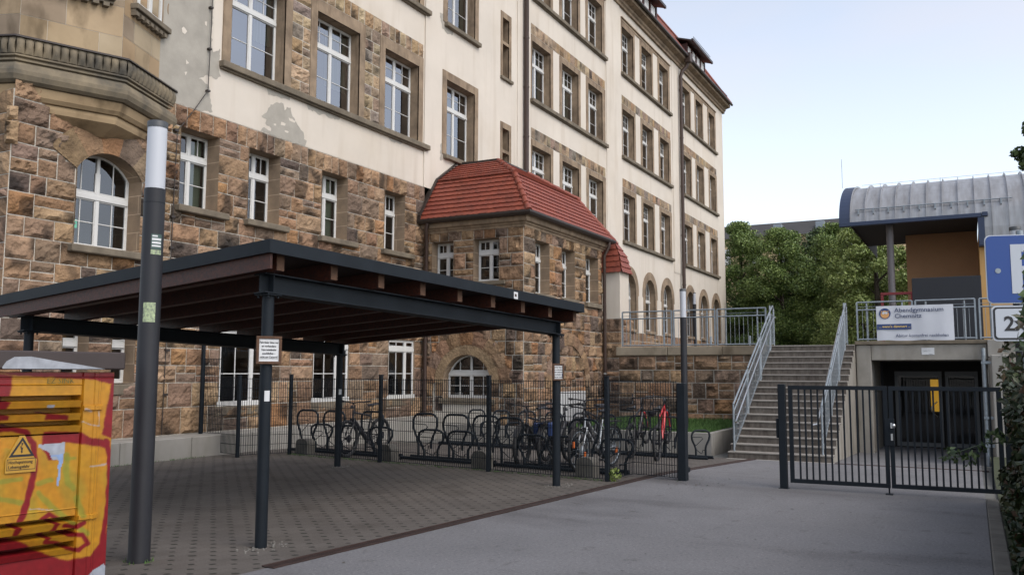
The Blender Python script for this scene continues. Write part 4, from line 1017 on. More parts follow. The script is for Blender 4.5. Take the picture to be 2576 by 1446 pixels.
for _ in range(26000):
    x, y = rg.uniform(PX + .16, TX - .03), rg.uniform(5.78, 11.5); P_.append((x, y, lawn_z(x, y)))
blades('grass', 'grass_blade', P_, .11, .008)
tag(bpy.data.objects['grass'], 'green grass on the planted bank under the stone wall', 'grass')

# ================================================================ staircase
SXA, SH, ST, NS = 20.0, .1592, .2875, 17
SZ0 = -.155
t = thing('staircase', 'weathered concrete staircase of seventeen steps climbing to the terrace', 'stairs', (SXA, 3.9, SZ0))
mb = MB(); mb2 = MB(); mb3 = MB(); mb4 = MB(); yr, yl = 2.76, 5.05
for i in range(NS):
    x = SXA + i * ST; z1 = SZ0 + (i + 1) * SH; yR = yr - .0
    mb.quad((x, yl, z1 - SH - .02), (x, yR, z1 - SH - .02), (x, yR, z1 - .035), (x, yl, z1 - .035))
    mb2.bbox(x - .025, x + ST + .02, yR, yl, z1 - .035, z1, .008)
    mb3.quad((x, yr - .001, -.5), (x + ST, yr - .001, -.5), (x + ST, yr - .001, z1 - .035), (x, yr - .001, z1 - .035)); mb4.quad((x, yl + .001, -.5), (x, yl + .001, z1 - .035), (x + ST, yl + .001, z1 - .035), (x + ST, yl + .001, -.5))
mb2.bbox(SXA + NS * ST, TX + .5, yr, yl, TZ - .06, TZ + .002, .008)
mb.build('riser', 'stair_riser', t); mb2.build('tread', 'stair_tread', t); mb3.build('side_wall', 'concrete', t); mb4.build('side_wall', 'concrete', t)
mb = MB(); mb.quad((SXA - .22, yr - .1, gz(SXA) + .009), (SXA - .02, yr - .1, gz(SXA) + .009), (SXA - .02, yl, gz(SXA) + .009), (SXA - .22, yl, gz(SXA) + .009)); mb.build('threshold_strip', 'concrete_light', t)
def stair_rail(y, label, inner):
    t = thing('stair_railing', label, 'railing', (SXA + .1, y, SZ0 + .2), group='galvanised railings of the stairs')
    def zt(x): return SZ0 + SH + (x - SXA) * SH / ST
    fr = MB(); bars = MB(); hr = MB(); xs = [SXA + .08, SXA + 1.55, SXA + 3.1, SXA + 4.45]
    for k in range(3):
        a, b = xs[k] + (.05 if k else 0), xs[k + 1] - .05
        pf = MB()
        for x in (a, b): pf.tube([(x, y, zt(x) - (.12 if x > SXA + .2 else .16)), (x, y, zt(x) + 1.02)], .024, 8)
        pf.tube([(a, y, zt(a) + 1.02), (b, y, zt(b) + 1.02)], .024, 8); pf.tube([(a, y, zt(a) + .84), (b, y, zt(b) + .84)], .019, 8); pf.beam((a, y, zt(a) + .03), (b, y, zt(b) + .03), .012, .06)
        pb = MB(); n = 11
        for q in range(1, n): x = a + (b - a) * q / n; pb.tube([(x, y, zt(x) + .05), (x, y, zt(x) + .84)], .007, 5)
        p = pf.build('rail_panel', 'galv', t); pb.build('balusters', 'galv', p)
    a, b = SXA + 4.45, TX + .25; pf = MB()
    for x in (a, b): pf.tube([(x, y, TZ - .1), (x, y, TZ + 1.05 + (.06 if x == a else 0))], .024, 8)
    pf.tube([(a, y, zt(a) + 1.02), (b - .12, y, TZ + 1.12), (b, y, TZ + 1.05)], .024, 8); pf.tube([(a, y, TZ + .86), (b, y, TZ + .86)], .019, 8); pf.tube([(a, y, TZ + .05), (b, y, TZ + .05)], .016, 6)
    for q in range(1, 4): x = a + (b - a) * q / 4; pf.tube([(x, y, TZ + .05), (x, y, TZ + .86)], .007, 5)
    pf.build('rail_panel', 'galv', t)
    yy = y + inner; hr.tube([(SXA - .18, yy + inner, zt(SXA) + .66), (SXA - .05, yy, zt(SXA) + .67), (SXA + .1, yy, zt(SXA + .1) + .71), (SXA + 4.5, yy, zt(SXA + 4.5) + .80), (SXA + 4.75, yy, zt(SXA + 4.5) + .84)], .021, 8)
    for x in (SXA + .3, SXA + 1.6, SXA + 3, SXA + 4.3): hr.tube([(x, yy, zt(x) + .70), (x, y, zt(x) + .66)], .008, 5)
    hr.build('handrail', 'steel', t)
    return t
stair_rail(4.92, 'galvanised stair railing with steel handrail on the stone wall side of the steps', -.08)
stair_rail(2.98, 'galvanised stair railing with steel handrail on the entrance side of the steps', .08)
# terrace railings
def rail_panel(t, x, y0, y1, z, h=1.06):
    pf = MB(); pb = MB()
    L_ = y1 - y0; q = .24 * (1 if L_ > 0 else -1); 
    for y in (y0, y1): pf.beam((x, y, z), (x, y, z + h), .04, .04, up=(1, 0, 0))
    for y in (y0 + q, y1 - q):
        if abs(L_) > .8: pf.tube([(x + .03, y, z - .02), (x + .03, y, z + h)], .024, 8)
    pf.tube([(x, y0, z + h), (x, y1, z + h)], .021, 8); pf.tube([(x, y0, z + h * .8), (x, y1, z + h * .8)], .021, 8); pf.tube([(x, y0, z + .03), (x, y1, z + .03)], .021, 8); pf.tube([(x, y0, z + h * .88), (x, y1, z + h * .88)], .006, 5)
    n = max(2, int(abs(L_) / .125))
    for k in range(1, n): y = y0 + L_ * k / n; pb.tube([(x, y, z + .03), (x, y, z + h * .8)], .0065, 5)
    p = pf.build('rail_panel', 'galv', t); pb.build('balusters', 'galv', p)
t = thing('terrace_railing', 'grey galvanised railing of three panels on the sandstone coping', 'railing', (TX + .1, 9.3, 2.56), group='terrace railings')
for a, b in ((9.4, 7.85), (7.78, 6.55), (6.48, 5.1)): rail_panel(t, TX + .08, a, b, 2.575, 1.05)
t = thing('terrace_railing', 'grey galvanised railing behind the banner above the basement entrance', 'railing', (TX, 2.6, 2.65), group='terrace railings')
for a, b in ((2.68, 1.33), (1.25, -.12), (-.22, -1.5)): rail_panel(t, TX + .02, a, b, 2.66, 1.02)
# ================================================================ basement entrance portal
t = thing('basement_entrance', 'concrete basement entrance with grey double glass door under the railing', 'entrance', (TX, 1, -.3))
mb = MB(); G0 = -.6
mb.bbox(TX, TX + .35, 2.37, 2.74, G0, 2.54, .015); mb.bbox(TX, TX + .35, -.34, 2.365, 2.13, 2.54, .015); mb.box(TX - 0, TX + .5, -3.5, -.345, G0, 2.54)
mb.quad((TX + .35, 2.37, G0), (27.6, 2.37, G0), (27.6, 2.37, 2.2), (TX + .35, 2.37, 2.2)); mb.quad((TX + .35, -.34, G0), (TX + .35, -.34, 2.2), (27.6, -.34, 2.2), (27.6, -.34, G0))
mb.quad((TX + .35, -.34, 2.131), (TX + .35, 2.37, 2.131), (27.6, 2.37, 2.131), (27.6, -.34, 2.131)); mb.build('portal', 'concrete', t)
mb = MB(); mb.bbox(TX - .06, TX + .5, -3.5, 2.76, 2.545, 2.64, .01); mb.build('edge_slab', 'sill_stone', t)
mb = MB(); mb.bbox(21.4, TX - .005, -.78, -.36, G0, 2.2, .02); mb.bbox(TX - .35, TX - .004, -.7, -.35, 2.205, 2.62, .01); mb.build('wing_wall', 'concrete_light', t)
DX, dz = 27.2, -.27
mb = MB(); mb.box(DX + .06, DX + .1, -.34, 2.37, -.5, 2.13); mb.build('door_surround', 'dark_panel', t)
mb = MB(); mb.quad((DX + .055, -.3, -.5), (DX + .055, 2.3, -.5), (DX + .055, 2.3, 2.1), (DX + .055, -.3, 2.1)); mb.build('interior', 'dark_room', t)
mat('door_frame', (.11, .115, .12), .5)
for y0, y1 in ((2.0, .78), (.7, -.12)):
    mb = MB(); 
    for a, b, z0, z1 in ((y1, y0, dz, dz + .12), (y1, y0, dz + 1.98, dz + 2.12), (y1, y1 + .09, dz + .125, dz + 1.975), (y0 - .09, y0, dz + .125, dz + 1.975)): mb.bbox(DX - .05, DX + .02, a, b, z0, z1, .005)
    D = mb.build('door', 'door_frame', t)
    mb = MB(); mb.quad((DX - .01, y0 - .08, dz + .11), (DX - .01, y1 + .08, dz + .11), (DX - .01, y1 + .08, dz + 2), (DX - .01, y0 - .08, dz + 2)); mb.build('pane', 'glass_door', D)
    mb = MB(); n = 10
    if y0 > 1: mb.tube([(DX - .07 - .06 * math.sin(math.pi * k / n), y1 + .14 + .15 * math.sin(math.pi * k / n), dz + .85 + .42 * k / n) for k in range(n + 1)], .015, 6); mb.build('handle', 'steel', D)
mb = MB(); mb.bbox(DX + .03, DX + .05, .83, 1.08, .72, 1.62, .002); mb.build('lit_yellow_panel', 'lit_yellow', t)
mb = MB(); mb.bbox(TX - .012, TX, .85, 1.15, 2.27, 2.45, .002); pl = mb.build('plaque', 'paper', t)
for i, (s, z) in enumerate((('Freistaat Sachsen', 2.425), ('Die Sanierung dieses Gebaeudes', 2.375), ('wurde gefoerdert', 2.355), ('Stadt Chemnitz', 2.285))): text(s, .014, 'text_dark', pl, (TX - .0135, 1.12 if i < 3 else .98, z), (0, -1, 0))

# ================================================================ banner on the railing
t = thing('banner', 'white banner reading Abendgymnasium Chemnitz tied to the railing', 'banner', (TX, 1.2, 2.65))
bx = TX - .035; y0, y1, zb, zt_ = 2.2, .37, 2.645, 3.56
mb = MB(); nu, nv = 24, 12; vs = []
for j in range(nv + 1):
    for i in range(nu + 1):
        s, q = i / nu, j / nv; vs.append((bx - .012 * math.sin(s * 9 + q * 2) * (1 - .6 * q) - .006 * math.sin(s * 23), y0 + (y1 - y0) * s, zb + (zt_ - zb) * q + (.012 * math.sin(s * 12.5) if j == 0 else 0)))
mb.add(vs, [(j * (nu + 1) + i, j * (nu + 1) + i + 1, (j + 1) * (nu + 1) + i + 1, (j + 1) * (nu + 1) + i) for j in range(nv) for i in range(nu)], 0, True)
cl = mb.build('cloth', 'banner', t); X = bx - .026; U = (0, -1, 0)
text('Abendgymnasium', .155, 'text_navy', cl, (X, 1.755, 3.39), U, sx=1.06, bold=.001); text('Chemnitz', .155, 'text_navy', cl, (X, 1.755, 3.235), U, sx=1.06, bold=.001)
text('Abitur kostenfrei nachholen', .115, 'text_navy', cl, (X, 1.74, 2.735), U, sx=.95)
mb = MB(); mb.bbox(X, X + .004, 1.36, 2.19, 2.935, 3.08, .001); st = mb.build('slogan_strip', 'navy', cl); text("... wenn's dämmert ...", .09, 'text_gold', st, (X - .003, 2.14, 2.985), U, sx=.98, bold=.001)
def disc(mb, c, ry, rz, x, n=28, d=.003): mb.add([(x, c[0] - ry * math.cos(2 * math.pi * k / n), c[1] + rz * math.sin(2 * math.pi * k / n)) for k in range(n)], [list(range(n))])
mb = MB(); disc(mb, (1.985, 3.36), .14, .14, X); em = mb.build('round_emblem', 'navy', cl)
mb = MB(); disc(mb, (1.985, 3.335), .105, .1, X - .003); mb.add([(X - .003, 2.08, 3.44), (X - .003, 2.06, 3.36), (X - .003, 2.0, 3.40)], [(0, 1, 2)]); mb.add([(X - .003, 1.89, 3.44), (X - .003, 1.97, 3.40), (X - .003, 1.91, 3.36)], [(0, 1, 2)]); mb.build('owl_shape', 'owl_body', em)
mb = MB(); disc(mb, (2.02, 3.375), .035, .035, X - .006); disc(mb, (1.95, 3.375), .035, .035, X - .006); mb.build('owl_eyes', 'paper', em)

# ================================================================ sports hall with curved metal roof
t = thing('sports_hall', 'orange sports hall with curved zinc roof and blue edges above the entrance', 'hall', (30, 0, TZ))
HX = 30.0; mat('column_paint', (.13, .12, .125), .55)
def prof(zlow, n=18, off=0):
    pts = [(HX, zlow)]
    if zlow < 6.7: pts.append((HX - .02, 6.3))
    for k in range(n + 1):
        a = math.pi * (1 - .5 * k / n); pts.append((HX + 4.2 + (4.2 + off) * math.cos(a), 6.72 + (1.78 + off) * math.sin(a)))
    return pts
def barrel(mb, y0, y1, zlow, off=0):
    p = prof(zlow, off=off); p.append((HX + 9, 8.6 + off))
    for (xa, za), (xb, zb) in zip(p, p[1:]): mb.add([(xa, y0, za), (xa, y1, za), (xb, y1, zb), (xb, y0, zb)], [(0, 1, 2, 3)], 0, True)
mb = MB(); barrel(mb, 3.35, -.35, 6.72); barrel(mb, -.35, -14, 5.85)
y = 3.35
while y > -14:
    zl = 6.72 if y > -.3 else 5.85; p = prof(zl, off=.05)
    for (xa, za), (xb, zb) in zip(p, p[1:]): mb.beam((xa - (.02 if za < 6.7 else 0), y, za), (xb - (.02 if zb < 6.7 else 0), y, zb), .022, .06, up=(-1, 0, .6))
    y -= .455
RF = mb.build('curved_roof', 'zinc', t)
mb = MB(); mb.tube([(HX + .05, 3.2, 7.15), (HX + .05, -1.3, 7.15)], .02, 6); y = 3.1
while y > -1.3: mb.box(HX - .02, HX + .12, y - .02, y + .02, 6.98, 7.16); y -= .455
mb.build('snow_rail', 'galv', RF)
mb = MB(); p = prof(6.72, off=.06); q = prof(6.72, off=-.12); e0, e1 = 3.7, 3.35
for (a, b, c, d) in zip(p, p[1:], q, q[1:]):
    mb.quad((a[0], e0, a[1]), (b[0], e0, b[1]), (b[0], e1, b[1]), (a[0], e1, a[1])); mb.quad((a[0], e0, a[1]), (c[0], e0, c[1]), (d[0], e0, d[1]), (b[0], e0, b[1])); mb.quad((c[0], e0, c[1]), (c[0], e1, c[1]), (d[0], e1, d[1]), (d[0], e0, d[1]))
mb.bbox(HX - .1, HX + .1, -.45, e0, 6.6, 6.73, .01); mb.bbox(HX - .12, HX + .1, -.62, -.46, 6.62, 6.75, .01); mb.box(HX - .08, HX + .25, -.52, -.34, 5.7, 6.595); mb.bbox(HX - .1, HX + .1, -14, -.35, 5.72, 5.86, .01)
mb.build('blue_fascia', 'blue_metal', t)
mb = MB(); mb.quad((HX + .1, -.35, 6.66), (HX + .1, 3.4, 6.66), (HX + 5.5, 3.4, 6.66), (HX + 5.5, -.35, 6.66)); mb.quad((HX + 9, 3.34, 6.6), (HX + .1, 3.34, 6.6), (HX + 4, 3.34, 8.4), (HX + 9, 3.34, 8.5)); mb.build('soffit', 'far_roof', t)
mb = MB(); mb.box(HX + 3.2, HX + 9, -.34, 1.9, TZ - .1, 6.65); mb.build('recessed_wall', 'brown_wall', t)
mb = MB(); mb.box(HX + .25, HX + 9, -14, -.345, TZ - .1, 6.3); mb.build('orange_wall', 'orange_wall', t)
mb = MB(); mb.tube([(HX + .6, 2.22, TZ), (HX + .6, 2.22, 6.66)], .11, 14); mb.build('column', 'column_paint', t)
mb = MB(); mb.tube([(HX + .5, 3.62, 8.0), (HX + .5, 3.62, 9.0)], .008, 5); mb.tube([(HX + 2.5, 3.2, 8.45), (HX + 2.5, -14, 8.45)], .006, 5); 
for k in range(8): mb.tube([(HX + 2.5, 2.6 - k * 1.9, 8.2), (HX + 2.5, 2.6 - k * 1.9, 8.47)], .008, 5)
mb.build('lightning_rod', 'galv', t)
mb = MB(); mb.bbox(28.2, 28.3, -.33, 1.5, TZ, 4.62, .01); o = mb.build('screen_wall', 'dark_panel'); tag(o, 'dark blue-grey flat screen wall under the curved hall roof', 'screen')
mb = MB(); mb.bbox(28.9, 28.97, 1.5, 2.43, 4.2, 4.28, .005); mb.bbox(28.9, 28.97, 2.35, 2.43, TZ, 4.195, .005); mb.bbox(28.9, 28.97, 1.5, 1.58, TZ, 4.195, .005); o = mb.build('red_goal', 'red_paint'); tag(o, 'red metal goal frame behind the railing beside the hall column', 'goal')
# ================================================================ carport
CP = Vector((6.77, 6.54, 0)); C1 = Vector((.9946, -.1036, 0)); C2 = Vector((.1036, .9946, 0)); L1, L2 = 5.88, 4.88
def zr(s, t): return 3.12 - .036 * (s + .28) - .057 * (t + .33)
def cp(s, t, dz=0, z=None): p = CP + C1 * s + C2 * t; p.z = zr(s, t) + dz if z is None else z; return p
t = thing('carport', 'large flat roofed carport with dark steel beams and red brown timber rafters', 'carport', tuple(CP))
S0, S1, T0, T1 = -.28, 6.15, -.34, 5.32
mb = MB()
def slab(mb, s0, s1, t0, t1, a, b, mi=0):
    v = [cp(s, q, d) for d in (a, b) for s, q in ((s0, t0), (s1, t0), (s1, t1), (s0, t1))]
    mb.add(v, [(0, 3, 2, 1), (4, 5, 6, 7), (0, 1, 5, 4), (1, 2, 6, 5), (2, 3, 7, 6), (3, 0, 4, 7)], mi)
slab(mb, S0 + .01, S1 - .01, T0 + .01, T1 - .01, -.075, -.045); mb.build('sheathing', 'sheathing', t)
mb = MB(); slab(mb, S0 + .01, S1 - .01, T0 + .01, T1 - .01, -.043, -.01); mb.build('roof_felt', 'roof_felt', t)
mb = MB(); e = .025
slab(mb, S0 - e, S1 + e, T0 - e, T0, -.125, .012); slab(mb, S0 - e, S1 + e, T1, T1 + e, -.125, .012); slab(mb, S0 - e, S0, T0 + .001, T1 - .001, -.125, .012); slab(mb, S1, S1 + e, T0 + .001, T1 - .001, -.125, .012)
mb.build('fascia', 'anthracite', t)
mb = MB(); slab(mb, 4.11, 4.21, T0 - e - .004, T0 - e - .0005, -.12, -.02); stk = mb.build('fascia_sticker', 'paper', t); mb = MB(); slab(mb, 4.13, 4.175, T0 - e - .006, T0 - e - .0045, -.09, -.05); mb.build('print', 'rust', stk)
mb = MB(); slab(mb, S0 + .02, S0 + .05, T0 + .02, T1 - .02, -.28, -.08); mb.build('edge_board', 'wood', t)
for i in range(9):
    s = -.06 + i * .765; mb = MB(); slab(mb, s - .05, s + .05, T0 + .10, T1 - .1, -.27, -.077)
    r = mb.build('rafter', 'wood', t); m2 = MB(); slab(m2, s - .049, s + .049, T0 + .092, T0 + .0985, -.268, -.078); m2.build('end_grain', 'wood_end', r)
for tt in (0, L2):
    mb = MB(); w2, hh, fl, wb = .09, .21, .014, .007
    for (a, b, u0, u1) in ((-w2, w2, -.272 - fl, -.272), (-w2, w2, -.272 - hh, -.272 - hh + fl), (-wb, wb, -.272 - hh + fl + .0005, -.272 - fl - .0005)): 
        v = [cp(s, tt + q, d) for d in (u0, u1) for s, q in ((-.12, a), (L1 + .12, a), (L1 + .12, b), (-.12, b))]
        mb.add(v, [(0, 3, 2, 1), (4, 5, 6, 7), (0, 1, 5, 4), (1, 2, 6, 5), (2, 3, 7, 6), (3, 0, 4, 7)])
    for s in (0, L1):
        for sg in (-1, 1):
            v = [cp(s + a, tt + sg * q, d) for d in (-.272 - hh + fl + .001, -.272 - fl - .001) for a, q in ((-  .008, .009), (  .008, .009), (.006, .085), (-.006, .085))]
            mb.add(v, [(0, 3, 2, 1), (4, 5, 6, 7), (0, 1, 5, 4), (1, 2, 6, 5), (2, 3, 7, 6), (3, 0, 4, 7)])
    for i in range(9): 
        p = cp(-.06 + i * .765 + .065, tt - .07, -.27); mb.tube([p, p + Vector((0, 0, .02))], .012, 6)
    mb.build('steel_beam', 'anthracite', t)
POSTS = []
for s, q in ((0, 0), (L1, 0), (L1, L2), (0, L2)):
    p = cp(s, q, z=0); zt = zr(s, q) - .272 - .21 - .012; mb = MB()
    mb.tube([p, (p.x, p.y, zt - .003)], .062, 16); mb.bbox(p.x - .1, p.x + .1, p.y - .1, p.y + .1, zt - .003, zt + .009, .002)
    for a, b in ((-.07, -.07), (.07, -.07), (.07, .07), (-.07, .07)): mb.tube([(p.x + a, p.y + b, zt - .03), (p.x + a, p.y + b, zt + .03)], .012, 6)
    o = mb.build('post', 'anthracite', t); POSTS.append((p, o))
rg = random.Random(8)
mb = MB()
for p, o in POSTS[:3]:
    for k in range(70):
        a = rg.uniform(0, 6.28); r_ = rg.uniform(.07, .3) ; x, y = p.x + r_ * math.cos(a) * 1.1, p.y + r_ * math.sin(a) * .7 - .04; s_ = rg.uniform(.006, .015)
        mb.lathe(x, y, [(s_, .001), (s_ * .9, s_ * .6), (.001, s_ * .9)], 5)
g = mb.build('gravel', 'gravel'); g['kind'] = 'stuff'; tag(g, 'pale gravel chips scattered round the feet of the carport posts', 'gravel')
def notice(p, z, nx, ny, w, h, label, extra):
    N = Vector((nx, ny, 0)).normalized(); U = Vector((-N.y, N.x, 0)); O = Vector((p.x, p.y, z)) + N * .066
    t = thing('notice_sign', label, 'sign', tuple(O), group='notices on the carport posts'); T = lambda x, y, zz: tuple(O + U * x + N * y + Vector((0, 0, zz)))
    mb = MB(); f = .028
    for a, b, c, d in ((-w / 2, w / 2, h / 2 - f, h / 2), (-w / 2, w / 2, -h / 2, -h / 2 + f), (-w / 2, -w / 2 + f, -h / 2 + f + .001, h / 2 - f - .001), (w / 2 - f, w / 2, -h / 2 + f + .001, h / 2 - f - .001)): mb.bbox(a, b, 0, .03, c, d, .003, T=T)
    mb.build('wooden_frame', 'wood_end', t); mb = MB(); mb.box(-w / 2 + f * .5, w / 2 - f * .5, .005, .017, -h / 2 + f * .5, h / 2 - f * .5, T=T); b = mb.build('paper_sheet', 'paper', t)
    for i, s in enumerate(('Fahrräder bitte nur', 'an vorhandene', 'Fahrradständer', 'anschließen –', 'nicht am Carport!')): text(s, .031, 'text_dark', b, T(0, .0185, h * .24 - i * .038), U, align='CENTER', sx=.82, bold=.0006)
    mb = MB(); mb.box(-w * .36, w * .36, .0178, .0186, h * .24 - 4 * .038 - .009, h * .24 - 4 * .038 - .007, T=T); mb.build('underline', 'text_dark', b)
    if extra:
        mb = MB(); mb.add([T(.08 + .022 * math.cos(k * .449), .0195, -.045 + .026 * math.sin(k * .449)) for k in range(14)], [list(range(14))]); mb.build('blue_dot', 'navy', b)
notice(POSTS[0][0], 2.02, -.5, -.86, .265, .29, 'wood framed paper notice about bicycles on the nearest carport post', False)
notice(POSTS[1][0], 1.80, -.62, -.78, .2, .27, 'wood framed paper notice with blue dot on the far front carport post', True)
p, o = POSTS[0]; mb = MB(); N = Vector((-.55, -.83, 0)); 
def curved_sticker(mb, p, r, a0, da, z0, z1, n=5):
    vs = []
    for k in range(n + 1):
        a = a0 - da / 2 + da * k / n
        for z in (z0, z1): vs.append((p.x + r * math.cos(a), p.y + r * math.sin(a), z))
    mb.add(vs, [(2 * k, 2 * k + 2, 2 * k + 3, 2 * k + 1) for k in range(n)])
curved_sticker(mb, p, .0632, math.atan2(-.83, -.45), .9, 1.49, 1.6); mb.build('round_sticker', 'paper', o)
p, o = POSTS[2]; mb = MB(); curved_sticker(mb, p, .0632, math.atan2(-.83, -.45), .9, 1.36, 1.46); mb.build('label_sticker', 'paper', o)

# ================================================================ mesh fence and gates
FH = 1.62
t = thing('mesh_fence', 'dark double wire mesh fence round the bicycle stands', 'fence', (13.54, 5.43, 0))
FP = [(13.64, 15.05, .43), (13.43, 13.71, 0), (14.5, 13.25, 0), (14.13, 10.54, 0), (13.78, 7.84, 0), (13.54, 5.43, 0)]
def fpost(x, y, z0, h, s=.06):
    mb = MB(); mb.bbox(x - s / 2, x + s / 2, y - s / 2, y + s / 2, z0 - .02, z0 + h, .006); mb.bbox(x - s / 2 - .006, x + s / 2 + .006, y - s / 2 - .006, y + s / 2 + .006, z0 + h + .001, z0 + h + .02, .004)
    mb.bbox(x - s / 2 - .02, x + s / 2 + .02, y - .012, y + .012, z0 + h - .2, z0 + h - .16, .003); return mb
for i, (x, y, z) in enumerate(FP): fpost(x, y, z, FH + .1 if i else 2.0 - .0, .07).build('post', 'anthracite', t)
def mesh_panel(t, a, b, za, zb, h, gap=.04, step=.05):
    a = Vector(a).to_3d(); b = Vector(b).to_3d(); d = (b - a); L_ = d.length; d /= L_; n = Vector((-d.y, d.x, 0)); mb = MB(); r = .0042
    k = int(L_ / step)
    for i in range(k + 1):
        q = a + d * (L_ * i / k); z = za + (zb - za) * i / k + gap
        mb.beam(q + Vector((0, 0, z)), q + Vector((0, 0, z + h + .02)), r * 2, r * 2, up=tuple(n))
    m = int(h / .2)
    for j in range(m + 1):
        for sg in (-1, 1): mb.beam(a + n * sg * .0055 + Vector((0, 0, za + gap + j * .2)), b + n * sg * .0055 + Vector((0, 0, zb + gap + j * .2)),   .008, .009)
    return mb.build('mesh_panel', 'anthracite', t)
for (xa, ya, za), (xb, yb, zb) in zip(FP[1:], FP[2:]): mesh_panel(t, (xa, ya + (.04 if ya > yb else 0)), (xb, yb + .04), 0, 0, 1.6)
mesh_panel(t, (13.62, 14.4), (13.46, 13.76), .02, .02, 1.6); mesh_panel(t, (13.66, 15.0), (13.63, 14.44), .42, .42, 1.6)
BD = (14.46, 5.30)
mesh_panel(t, (13.58, 5.42), BD, 0, 0, 1.6); mesh_panel(t, BD, (14.27, 4.46), 0, 0, 1.6)
# weed at the foot of the corner post
def leaves(mb, cen, rad, n, size, rg, flat=.0):
    for _ in range(n):
        while True:
            d = Vector((rg.uniform(-1, 1), rg.uniform(-1, 1), rg.uniform(-1, 1)))
            if d.length < 1: break
        p = Vector(cen) + Vector((d.x * rad[0], d.y * rad[1], d.z * rad[2])); N = Vector((rg.gauss(0, 1), rg.gauss(0, 1), rg.gauss(0, 1) + flat)).normalized(); a = N.orthogonal().normalized(); b = N.cross(a); s = size * rg.uniform(.6, 1.3); th = rg.uniform(0, 6.28)
        a, b = a * math.cos(th) + b * math.sin(th), b * math.cos(th) - a * math.sin(th)
        mb.add([p - a * s, p + b * s * .55 - a * s * .2 + N * s * .12, p + a * s, p - b * s * .55 - a * s * .2 + N * s * .12], [(0, 1, 2, 3)])
rg = random.Random(14); mb = MB(); leaves(mb, (13.62, 5.34, .1), (.13, .12, .11), 90, .035, rg, .6)
o = mb.build('weed', 'leaf_light'); tag(o, 'small green weed growing at the foot of the fence corner post', 'weed')
# gate posts and leaves
t = thing('pedestrian_gate', 'narrow dark steel gate standing open on its thick post beside the fence', 'gate', (14.26, 4.36, 0))
mb = MB(); mb.bbox(14.16, 14.32, 4.28, 4.42, -.02, 1.62, .008); mb.build('post', 'anthracite', t)
def gate_leaf(a, b, z0, z1, n, fr=.06):
    a = Vector(a).to_3d(); b = Vector(b).to_3d(); d = (b - a); L_ = d.length; d /= L_; nn = Vector((-d.y, d.x, 0)); mb = MB(); Z = Vector((0, 0, 1))
    mb.beam(a + Z * (z0 + fr / 2), b + Z * (z0 + fr / 2), fr, fr); mb.beam(a + Z * (z1 - fr / 2), b + Z * (z1 - fr / 2), fr, fr)
    mb.beam(a + d * fr / 2 + Z * (z0 + fr + .001), a + d * fr / 2 + Z * (z1 - fr - .001), fr, fr, up=tuple(nn)); mb.beam(b - d * fr / 2 + Z * (z0 + fr + .001), b - d * fr / 2 + Z * (z1 - fr - .001), fr, fr, up=tuple(nn))
    m2 = MB()
    for k in range(1, n + 1):
        q = a + d * (fr + (L_ - 2 * fr) * k / (n + 1)); m2.beam(q + Z * (z0 + fr + .001), q + Z * (z1 - fr - .001), .026, .026, up=tuple(nn))
    return mb, m2
f, b = gate_leaf((14.38, 4.36), (15.62, 4.72), .09, 1.6, 9); L = f.build('gate_leaf', 'anthracite', t); b.build('gate_bars', 'anthracite', L)
mb = MB()
for z in (.25, 1.4): mb.bbox(14.325, 14.375, 4.33, 4.39, z, z + .06, .004)
mb.bbox(14.33, 14.52, 4.31, 4.41, .12, .2, .004); mb.build('hinge', 'anthracite', t)
t = thing('double_gate', 'wide closed double leaf gate of dark vertical steel bars across the drive', 'gate', (14.07, 1.17, 0))
for x, y in ((14.07, 2.68), (14.22, -.42)):
    mb = MB(); mb.bbox(x - .055, x + .055, y - .055, y + .055, -.02, 1.62, .006); mb.bbox(x - .075, x + .075, y - .075, y + .075, -.01, .012, .003); mb.build('post', 'anthracite', t)
mb = MB(); mb.bbox(14.04, 14.1, 2.74, 2.775, .78, 1.08, .006); mb.build('lock_box', 'anthracite', t)
f, b = gate_leaf((14.07, 2.58), (14.12, 1.15), .10, 1.60, 13); L = f.build('gate_leaf', 'anthracite', t); b.build('gate_bars', 'anthracite', L)
f, b = gate_leaf((14.12, 1.135), (14.2, -.34), .10, 1.60, 14); L = f.build('gate_leaf', 'anthracite', t); b.build('gate_bars', 'anthracite', L)
mb = MB(); mb.bbox(14.075, 14.165, 1.07, 1.20, .72, 1.12, .004); mb.build('lock_case', 'anthracite', L)
mb = MB(); mb.bbox(14.06, 14.073, 1.09, 1.12, .98, 1.06, .004); mb.tube([(14.07, 1.105, 1.02), (14.02, 1.105, 1.02)], .012, 8); mb.lathe(14.02, 1.07, [(.002, .985), (.022, .995), (.03, 1.02), (.022, 1.045), (.002, 1.055)], 12); mb.bbox(14.06, 14.073, 1.09, 1.12, .80, .90, .004); mb.build('handle', 'steel', L)
mb = MB(); mb.tube([(14.11, 1.17, .0), (14.11, 1.17, .5)], .012, 6); mb.bbox(14.05, 14.17, 1.12, 1.22, -.0, .02, .003); mb.build('drop_bolt', 'anthracite', L)

